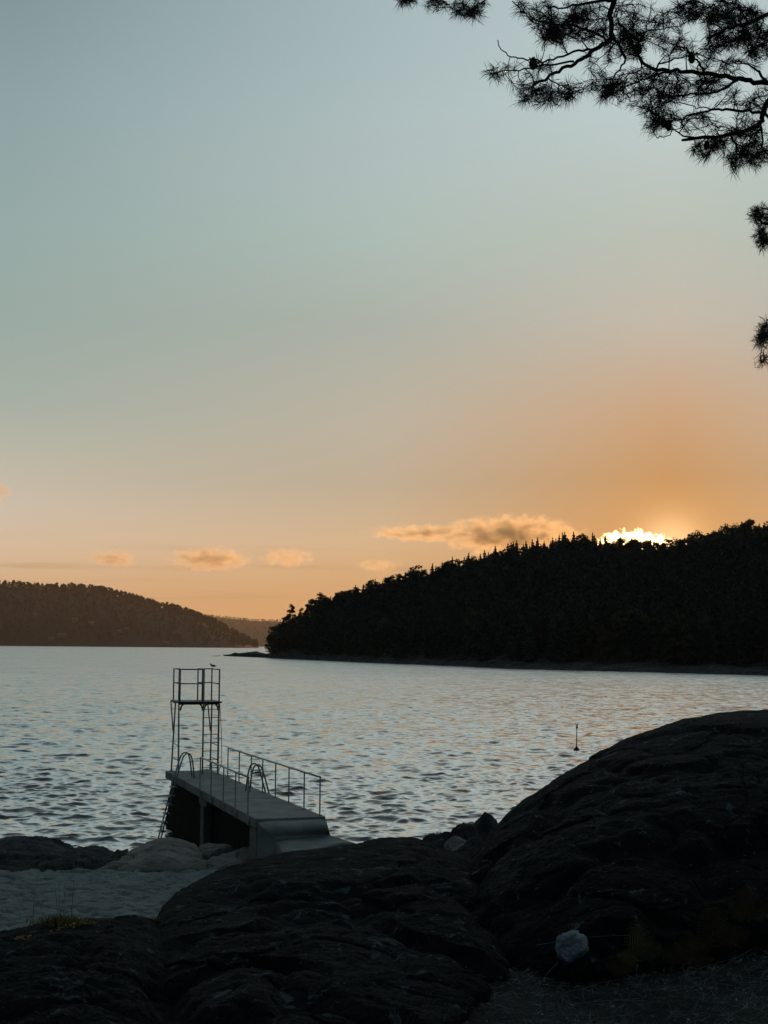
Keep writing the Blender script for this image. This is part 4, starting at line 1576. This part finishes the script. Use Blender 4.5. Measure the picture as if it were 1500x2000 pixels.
# where the needle tufts hang: (u, v, half width, half height, count, limb)
TUFTS = [
    (975, 145, 25, 18, 7, 0), (1050, 130, 45, 12, 8, 0), (1035, 180, 45, 22, 20, 0), (1110, 178, 28, 18, 12, 0), (1075, 190, 55, 14, 14, 0),
    (1075, 60, 30, 22, 22, 0), (1120, 45, 55, 40, 42, 0), (1080, 75, 28, 18, 14, 0), (1060, 30, 30, 25, 16, 0), (1150, 40, 45, 35, 26, 0),
    (1175, 165, 40, 25, 20, 0), (1180, 110, 40, 20, 8, 0), (1205, 60, 40, 55, 22, 0), (1020, 15, 18, 12, 5, 0),
    (1237, 85, 26, 26, 30, 1), (1240, 40, 50, 40, 26, 1), (1215, 185, 45, 28, 24, 1), (1260, 160, 55, 35, 26, 1), (1300, 170, 50, 30, 24, 1),
    (1390, 165, 24, 18, 16, 1), (1330, 95, 45, 20, 14, 1), (1300, 55, 40, 40, 22, 1), (1420, 130, 60, 25, 14, 1), (1275, 215, 28, 20, 16, 1),
    (1340, 180, 45, 30, 20, 1),
    (1280, 245, 18, 16, 10, 2), (1310, 230, 30, 16, 12, 2), (1380, 295, 28, 18, 14, 2), (1430, 285, 50, 28, 34, 2), (1440, 310, 30, 18, 16, 2),
    (1438, 338, 10, 8, 2, 2), (1480, 300, 25, 25, 18, 2), (1370, 240, 45, 25, 14, 2), (1460, 250, 40, 18, 16, 2), (1490, 190, 20, 40, 10, 2),
    (1440, 200, 50, 30, 12, 2), (1520, 290, 30, 30, 8, 2),
    (800, 0, 24, 7, 9, 3), (850, 6, 28, 10, 12, 3), (905, 18, 24, 14, 16, 3), (925, 28, 14, 12, 9, 3), (940, 8, 14, 12, 6, 3),
    (1440, 50, 62, 42, 95, 4), (1350, 20, 40, 24, 24, 4), (1400, 85, 28, 20, 18, 4), (1480, 95, 28, 24, 26, 4), (1400, 20, 50, 25, 26, 4),
    (1495, 435, 20, 34, 16, 5), (1478, 425, 9, 16, 6, 5), (1490, 475, 12, 16, 6, 5), (1540, 440, 25, 40, 8, 5),
    (1498, 650, 16, 28, 12, 6), (1486, 665, 8, 14, 5, 6), (1490, 705, 8, 8, 3, 6), (1540, 655, 25, 40, 8, 6),
]


def smooth_pts(pts, n=4, jit=0.0):
    out = []
    for i in range(len(pts) - 1):
        p0 = pts[max(i - 1, 0)]; p1 = pts[i]; p2 = pts[i + 1]; p3 = pts[min(i + 2, len(pts) - 1)]
        for k in range(n):
            t = k / n
            q = 0.5 * ((2 * p1) + (p2 - p0) * t + (2 * p0 - 5 * p1 + 4 * p2 - p3) * t * t + (3 * p1 - p0 - 3 * p2 + p3) * t ** 3)
            if jit and i + k > 0:
                q = q + Vector((rng.gauss(0, jit), rng.gauss(0, jit), rng.gauss(0, jit)))
            out.append(q)
    out.append(pts[-1])
    return out


NV, NF = {}, {}


def tuft(li, p, dr, n, L):
    V, Fc = NV[li], NF[li]
    side = dr.orthogonal().normalized()
    up2 = dr.cross(side)
    for _ in range(n):
        base = p - dr * rng.uniform(0, L * 0.9)
        a = rng.uniform(0, 2 * math.pi)
        sp = rng.uniform(0.25, 1.25)
        d = (dr * math.cos(sp) + (side * math.cos(a) + up2 * math.sin(a)) * math.sin(sp)).normalized()
        l = L * rng.uniform(0.65, 1.1)
        w = d.cross(Vector((rng.gauss(0, 1), rng.gauss(0, 1), rng.gauss(0, 1))))
        if w.length < 1e-4:
            continue
        w = w.normalized() * 0.00075
        mid = base + d * l * 0.55
        tip = base + d * l - ZV * l * 0.10
        o = len(V)
        V += [base - w, base + w, mid + w * 0.9, tip, mid - w * 0.9]
        Fc.append((o, o + 1, o + 2, o + 3, o + 4))


for li, lb in enumerate(LIMBS):
    NV[li], NF[li] = [], []
    pts = [TR(lb['root'])] + [P3(*q) for q in lb['pts']]
    path = smooth_pts(pts, 5, 0.003)
    nn = len(path)
    m = MB()
    rad = [lb['r'] * 0.78 * (1 - 0.76 * i / (nn - 1)) + 0.002 for i in range(nn)]
    m.tube(path, rad, 7)
    nodes = [(p, r) for p, r in zip(path, rad)]
    for sb in lb['sub']:
        sp = smooth_pts([P3(*q) for q in sb], 5, 0.004)
        r0 = min(nodes, key=lambda nr: (nr[0] - sp[0]).length)[1] * 0.62
        rs = [max(0.0022, r0 * (1 - 0.7 * i / (len(sp) - 1))) for i in range(len(sp))]
        m.tube(sp, rs, 6)
        nodes += [(p, r) for p, r in zip(sp, rs)]
    # twigs reach out to every tuft from the nearest wood
    targets = []
    for (u, v, hu, hv, cnt, l2) in TUFTS:
        if l2 != li:
            continue
        for _ in range(int(cnt * (1.3 if li < 5 else 2.0))):
            a, r = rng.uniform(0, 6.283), math.sqrt(rng.random())
            base_dy = 0.6 if li == 3 else 0.0
            targets.append(P3(u + math.cos(a) * r * hu, v + math.sin(a) * r * hv, base_dy + rng.gauss(0, 0.16)))
    targets.sort(key=lambda p: min((p - q[0]).length for q in nodes))
    cones = []
    for p in targets:
        q, r0 = min(nodes, key=lambda nr: (nr[0] - p).length + (0.03 if nr[1] > 0.012 else 0))
        L = (p - q).length
        mid = q.lerp(p, 0.5) + Vector((rng.gauss(0, 0.10), rng.gauss(0, 0.10), rng.gauss(0.05, 0.08))) * L
        tw_ = smooth_pts([q, mid, p], 3)
        rr0 = min(r0 * 0.8, 0.0034)
        m.tube(tw_, [rr0 + (0.0013 - rr0) * i / (len(tw_) - 1) for i in range(len(tw_))], 5)
        for i, t_ in enumerate(tw_[2:]):
            nodes.append((t_, 0.0026))
        dr = (tw_[-1] - tw_[-3])
        dr = dr.normalized() if dr.length > 1e-5 else Vector((0, 0, 1))
        dr = (dr + Vector((rng.gauss(0, 0.3), rng.gauss(0, 0.3), rng.gauss(0.05, 0.3)))).normalized()
        tuft(li, p, dr, rng.randint(18, 28), 0.058 if li < 5 else 0.05)
    br = m.build('branch', M_bark, pine, smooth=True)
    nd = MB(); nd.v, nd.f = NV[li], NF[li]
    nd.build('needles', M_needle, br)
for (u, v, s_) in ((1041, 124, 1.0), (1351, 113, 0.9), (1296, 240, 0.8), (1306, 245, 0.85), (1380, 283, 0.7), (1247, 97, 0.8)):
    c = P3(u, v, -0.05)
    m = MB()
    prof = [(-0.026, 0.006), (-0.018, 0.013), (-0.006, 0.017), (0.008, 0.015), (0.02, 0.009), (0.028, 0.002)]
    m.tube([c + ZV * z * s_ for z, _ in prof], [r * s_ for _, r in prof], 9)
    for k in range(26):                            # scales
        z = -0.02 + 0.042 * k / 26
        a = k * 2.4
        r = 0.017 * math.sqrt(max(0.05, 1 - (z / 0.032) ** 2))
        d = Vector((math.cos(a), math.sin(a), 0))
        t_ = Vector((-math.sin(a), math.cos(a), 0)) * 0.006
        p = c + (d * r + ZV * z) * s_
        m.add([p - t_ * s_, p + t_ * s_, p + (d * 0.006 + ZV * 0.006) * s_], [(0, 1, 2)])
    m.build('pine_cone', M_cone, pine)

# ------------------------------------------------------------------ small things in the foreground
boulder('stone', at_y(1118, 1850, 9.0), (0.086, 0.06, 0.092), M_white_stone, 8, 'single pale bluish white stone against the dark rock, left of the ferns', 'stone',
        rough=0.3, cuts=5, base=ICO5, detail=0.07)


def frond(m, base, dr, L, droop, rng):
    dr = Vector(dr).normalized()
    side = dr.cross(Vector((0, -1, 0.15))).normalized()
    pts = [base + dr * L * t - ZV * droop * L * t * t for t in [i / 14 for i in range(15)]]
    m.tube(pts, [0.0026 * (1 - 0.8 * i / 14) for i in range(15)], 4)
    for i in range(2, 15):
        q = i / 14
        pl = L * 0.36 * math.sin(min(1, (1 - q) * 1.15 + 0.06) * math.pi / 2) * (0.75 if q < 0.25 else 1)
        for s in (-1, 1):
            d = (side * s + dr * 0.45 - ZV * 0.1 + Vector((0, rng.gauss(0, 0.15), 0))).normalized()
            tip = pts[i] + d * pl
            n = d.cross(Vector((0, -1, 0.2))).normalized()
            steps = 6
            for k in range(steps):                 # leaflets either side of each pinna
                a = pts[i].lerp(tip, (k + 0.2) / steps)
                w = pl * 0.22 * (1 - k / steps) + 0.002
                for s2 in (-1, 1):
                    e = a + n * s2 * w + d * w * 0.5
                    m.add([a, a + d * pl / steps * 0.7, e], [(0, 1, 2)])


def fern(u, v, y, specs, mat, label):
    base = at_y(u, v, y)
    e = thing('fern', label, 'fern', base, None)
    for (dx, dz, L, dp) in specs:
        m = MB()
        frond(m, Vector(base), (dx, random.uniform(-0.25, 0.05), dz), L, dp, random.Random(int(L * 1000)))
        m.build('frond', mat, e)
    return e


fern(1252, 1880, 8.75, [(-0.08, 1.0, 0.27, 0.05), (0.5, 0.8, 0.20, 0.3), (-0.7, 0.5, 0.17, 0.35)], M_fern, 'yellow green bracken fern standing right of the white stone')
fern(1335, 1885, 8.7, [(0.15, 1.0, 0.22, 0.1), (-0.6, 0.7, 0.2, 0.3), (0.8, 0.5, 0.2, 0.3)], M_fern_brown, 'brown withered fern right of the yellow fern')
fern(1400, 1850, 9.0, [(-0.2, 1.0, 0.30, 0.1), (0.7, 0.7, 0.26, 0.3), (-0.9, 0.4, 0.2, 0.3)], M_fern_brown, 'taller brown fern nearest the right edge boulder')
fern(1462, 1800, 9.2, [(0.0, 1.0, 0.26, 0.1), (-0.6, 0.8, 0.2, 0.2), (0.6, 0.8, 0.22, 0.2)], M_fern_brown, 'highest brown fern close to the right edge of the photo')
fern(1225, 1905, 8.6, [(-0.7, 0.6, 0.16, 0.3), (0.1, 0.8, 0.12, 0.2)], M_fern_brown, 'small brown fern sprig at the foot of the yellow fern')


def ground_z(x, y):
    d = bpy.data.objects['ground'].data
    return 4.12


def grass_tuft(name, base, n, L, spread, mat, label, tall=0, seed=1, cat='grass'):
    rg = random.Random(seed)
    m = MB()
    for i in range(n + tall):
        l = L * rg.uniform(0.5, 1.1) if i < n else L * rg.uniform(2.4, 3.4)
        b = Vector(base) + Vector((rg.gauss(0, spread), rg.gauss(0, spread * 0.5), -0.03))
        d = Vector((rg.gauss(0, 0.45 if i < n else 0.10), rg.gauss(0, 0.4 if i < n else 0.1), 1)).normalized()
        dr = Vector((d.x, d.y, 0)) * 0.6
        w = Vector((1, rg.gauss(0, 0.5), 0)).normalized() * (0.0022 if i < n else 0.0016)
        p = [b + d * l * t + (dr - ZV * 0.3) * l * t * t * 0.7 for t in (0, 0.35, 0.7, 1)]
        if i >= n:
            p = [b + d * l * t for t in (0, 0.35, 0.7, 1)]
        m.add([p[0] - w, p[0] + w, p[1] + w, p[2] + w * 0.7, p[3], p[2] - w * 0.7, p[1] - w],
              [(0, 1, 2, 6), (6, 2, 3, 5), (5, 3, 4)])
    return tag(m.build(name, mat), label, cat)


gb = at_y(122, 1800, 9.66)
grass_tuft('grass_tuft', (gb.x, gb.y, gb.z + 0.015), 320, 0.085, 0.08, M_grass, 'tuft of yellowing grass with tall stalks on the lower left ledge', tall=7, seed=4)
gb = at_y(305, 1790, 10.1)
grass_tuft('grass_tuft', gb, 26, 0.05, 0.02, M_grass, 'little tuft of grass in the notch between ledge and middle rock', seed=9)
gb = at_y(1440, 1388, 15.0)
grass_tuft('heather', gb, 90, 0.035, 0.035, M_bark, 'small dark heather cushion on the very crest of the whaleback', seed=10, cat='plant')
gb = at_y(1468, 1388, 15.1)
grass_tuft('heather', gb, 40, 0.025, 0.025, M_bark, 'smaller heather cushion just right of the first on the crest', seed=11, cat='plant')
gb = at_y(856, 1626, 39.3)
grass_tuft('shore_weed', gb, 40, 0.14, 0.07, M_bark, 'leafy sprig of weed on the low boulder in the gap', seed=12, cat='plant')
gb = at_y(835, 1631, 39.3)
grass_tuft('shore_weed', gb, 20, 0.10, 0.05, M_bark, 'shorter sprig of weed left of the leafy one in the gap', seed=13, cat='plant')


def scatter(name, regions, mat, label, seed, size, flat=0.3, kind='stuff'):
    rg = random.Random(seed)
    m = MB()
    for (u0, v0, u1, v1, hv, y0, y1, n) in regions:
        for _ in range(n):
            q = rg.random()
            c = at_y(u0 + (u1 - u0) * q, v0 + (v1 - v0) * q + rg.uniform(-hv, hv), y0 + (y1 - y0) * q + rg.uniform(-0.05, 0.05))
            a = Vector((rg.gauss(0, 1), rg.gauss(0, 1), rg.gauss(0, flat))).normalized()
            b = a.cross(Vector((rg.gauss(0, flat), rg.gauss(0, flat), 1))).normalized()
            s = size * rg.uniform(0.5, 1.3)
            nn = a.cross(b) * s * 0.25
            m.add([c - a * s, c - b * s * 0.45 + nn, c + a * s, c + b * s * 0.45 + nn], [(0, 1, 2), (0, 2, 3)])
    o = m.build(name, mat)
    return tag(o, label, 'leaves', kind=kind)


def ground_scatter():
    """leaves and straw lying on the soil at the lower right"""
    me = bpy.data.objects['ground'].data
    n = len(me.vertices)
    co = np.zeros(n * 3); me.vertices.foreach_get('co', co); co = co.reshape(-1, 3)
    sel = co[(co[:, 0] > -0.4) & (co[:, 0] < 3.6) & (co[:, 1] > 5.5) & (co[:, 1] < 10)]

    def gz(x, y):
        d = (sel[:, 0] - x) ** 2 + (sel[:, 1] - y) ** 2
        i = np.argsort(d)[:4]
        w = 1 / (d[i] + 1e-5)
        return float((sel[i, 2] * w).sum() / w.sum())
    rg = random.Random(3)
    m = MB()
    for _ in range(6500):
        y = rg.uniform(6.8, 9.6)
        x = 0.3 + 2.4 * rg.random() ** 0.75
        c = Vector((x, y, gz(x, y) + 0.006 + rg.random() * 0.02))
        a = Vector((rg.gauss(0, 1), rg.gauss(0, 1), rg.gauss(0, 0.35))).normalized()
        b = a.cross(Vector((rg.gauss(0, 0.4), rg.gauss(0, 0.4), 1))).normalized()
        thin = rg.random() < 0.86
        s = rg.uniform(0.02, 0.085) if thin else rg.uniform(0.006, 0.016)
        w = rg.uniform(0.0008, 0.0018) if thin else s * 0.45
        if thin:
            a.z = abs(a.z) * 0.8; a.normalize(); c.z += a.z * s * 0.8
        m.add([c - a * s, c - b * w, c + a * s, c + b * w], [(0, 1, 2, 3)])
    tag(m.build('leaf_litter', M_litter), 'dead leaves and straw strewn over the ground at the lower right', 'leaves', kind='stuff')
    stems = [(1048, 1846, 1232, 1826), (1065, 1975, 1250, 1950), (1370, 1922, 1470, 1853), (1330, 1916, 1360, 1965), (1300, 1920, 1440, 1870), (1100, 1940, 1270, 1905),
             (1440, 1905, 1485, 1945), (1420, 1990, 1465, 1970), (1100, 1960, 1320, 1958), (1320, 1985, 1350, 2000), (1050, 1930, 1090, 1880), (1360, 1925, 1430, 1925)]
    for i, (u0, v0, u1, v1) in enumerate(stems):
        y = 7.2 + (2000 - (v0 + v1) / 2) / 2000 * 14
        p, q = at_y(u0, v0, y - 0.05), at_y(u1, v1, y + 0.05)
        mid = p.lerp(q, 0.5) + ZV * 0.012
        s = MB()
        s.tube(smooth_pts([p, mid, q], 4), 0.0016, 5)
        tag(s.build('straw', M_straw), 'thin pale dry grass stem lying across the litter at the lower right', 'straw', 'dry straws on the litter')


ground_scatter()
# fallen leaves on the ledge
scatter('fallen_leaves', [(95, 1818, 150, 1808, 6, 9.5, 9.6, 50), (30, 1832, 70, 1830, 4, 9.3, 9.4, 40), (110, 1835, 205, 1822, 6, 9.25, 9.45, 70), (150, 1806, 185, 1800, 4, 9.6, 9.7, 30)],
        M_dryleaf, 'orange fallen leaves on the lower left ledge below the grass tuft', 5, 0.014)

# ------------------------------------------------------------------ clouds beyond the haze
def cloud_material(name, dens, thr, scale, seed, aniso, amp, tint):
    m = bpy.data.materials.new(name)
    m.use_nodes = True
    T = NT(m.node_tree)
    tc = T.n('ShaderNodeTexCoord')
    P = tc.outputs['Object']                       # -1 .. 1 inside the cloud
    n1 = T.n('ShaderNodeTexNoise', i_Scale=1.0, i_Detail=6.0, i_Roughness=0.58)
    mp = T.n('ShaderNodeMapping')
    mp.inputs['Location'].default_value = (seed * 3.1, seed * 1.7, seed)
    mp.inputs['Scale'].default_value = scale
    T.l(P, mp.inputs[0])
    T.l(mp.outputs[0], n1.inputs['Vector'])
    sp = T.n('ShaderNodeSeparateXYZ'); T.l(P, sp.inputs[0])
    # flat-bottomed lens: fades at the rim
    xx = T.math('MULTIPLY', sp.outputs[0], sp.outputs[0])
    yy = T.math('MULTIPLY', sp.outputs[1], sp.outputs[1])
    zz = T.math('MULTIPLY', sp.outputs[2], sp.outputs[2])
    r = T.math('ADD', T.math('ADD', xx, yy), zz)
    fall = T.maprange(r, 0.0, 1.0, 0.55 - thr, -0.45 - thr)
    v = T.math('ADD', T.math('MULTIPLY', T.math('SUBTRACT', n1.outputs['Fac'], 0.5), amp), fall)
    d = T.maprange(v, 0.0, 0.7, 0.0, dens, smooth=True)
    pv = T.n('ShaderNodeVolumePrincipled')
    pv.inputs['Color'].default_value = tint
    pv.inputs['Anisotropy'].default_value = aniso
    T.l(d, pv.inputs['Density'])
    o = T.n('ShaderNodeOutputMaterial')
    T.l(pv.outputs[0], o.inputs['Volume'])
    return m


def cloud(u0, u1, v0, v1, dist, label, dens=0.006, thr=0.0, tex=(3.0, 3.0, 2.2), seed=1, aniso=0.6, amp=2.4, tint=(1.0, 0.82, 0.58, 1)):  # default tint puts the warmth of the evening light into the vapour colour
    c = at_y((u0 + u1) / 2, (v0 + v1) / 2, dist)
    hx, hz = (u1 - u0) / 2 / F * dist * 1.15, (v1 - v0) / 2 / F * dist * 1.25
    hy = hx * 0.35 + hz

    V, Fc = ICO3
    P = V * (1 + 0.12 * fbm(V + seed, 1.6, 3, 0.5, seed)[:, None])
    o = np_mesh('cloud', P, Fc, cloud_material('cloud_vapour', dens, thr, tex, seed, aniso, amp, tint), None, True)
    o.location = c
    o.scale = (hx, hy, hz)
    tag(o, label, 'cloud', 'low evening clouds')
    return o


CL = 16000
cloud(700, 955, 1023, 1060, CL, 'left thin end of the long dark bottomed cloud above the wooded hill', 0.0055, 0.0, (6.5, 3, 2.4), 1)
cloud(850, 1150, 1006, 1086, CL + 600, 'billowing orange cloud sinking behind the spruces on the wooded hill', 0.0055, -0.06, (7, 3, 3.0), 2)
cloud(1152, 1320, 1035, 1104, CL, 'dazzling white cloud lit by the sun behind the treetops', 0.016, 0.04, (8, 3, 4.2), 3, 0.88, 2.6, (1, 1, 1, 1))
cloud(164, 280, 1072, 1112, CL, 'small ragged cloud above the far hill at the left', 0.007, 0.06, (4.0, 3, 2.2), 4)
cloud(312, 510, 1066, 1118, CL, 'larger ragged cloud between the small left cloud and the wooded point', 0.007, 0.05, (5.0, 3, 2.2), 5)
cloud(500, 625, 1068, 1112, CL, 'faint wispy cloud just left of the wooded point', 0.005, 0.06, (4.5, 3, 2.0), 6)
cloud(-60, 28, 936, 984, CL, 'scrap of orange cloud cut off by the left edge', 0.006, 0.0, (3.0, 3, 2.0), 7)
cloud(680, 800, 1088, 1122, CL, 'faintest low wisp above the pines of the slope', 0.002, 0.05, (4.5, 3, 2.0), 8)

# ------------------------------------------------------------------ haze
m = bpy.data.materials.new('haze')
m.use_nodes = True
T = NT(m.node_tree)
pv = T.n('ShaderNodeVolumePrincipled')
pv.inputs['Color'].default_value = (0.95, 0.78, 0.64, 1)
pv.inputs['Density'].default_value = 3.1e-5
pv.inputs['Anisotropy'].default_value = 0.45
oo = T.n('ShaderNodeOutputMaterial')
T.l(pv.outputs[0], oo.inputs['Volume'])
mb = MB()
mb.box((0, 6000, 118), (9000, 0, 0), (0, 6300, 0), (0, 0, 124))
hz = mb.build('haze', m)
tag(hz, kind='stuff')
hz.display_type = 'WIRE'
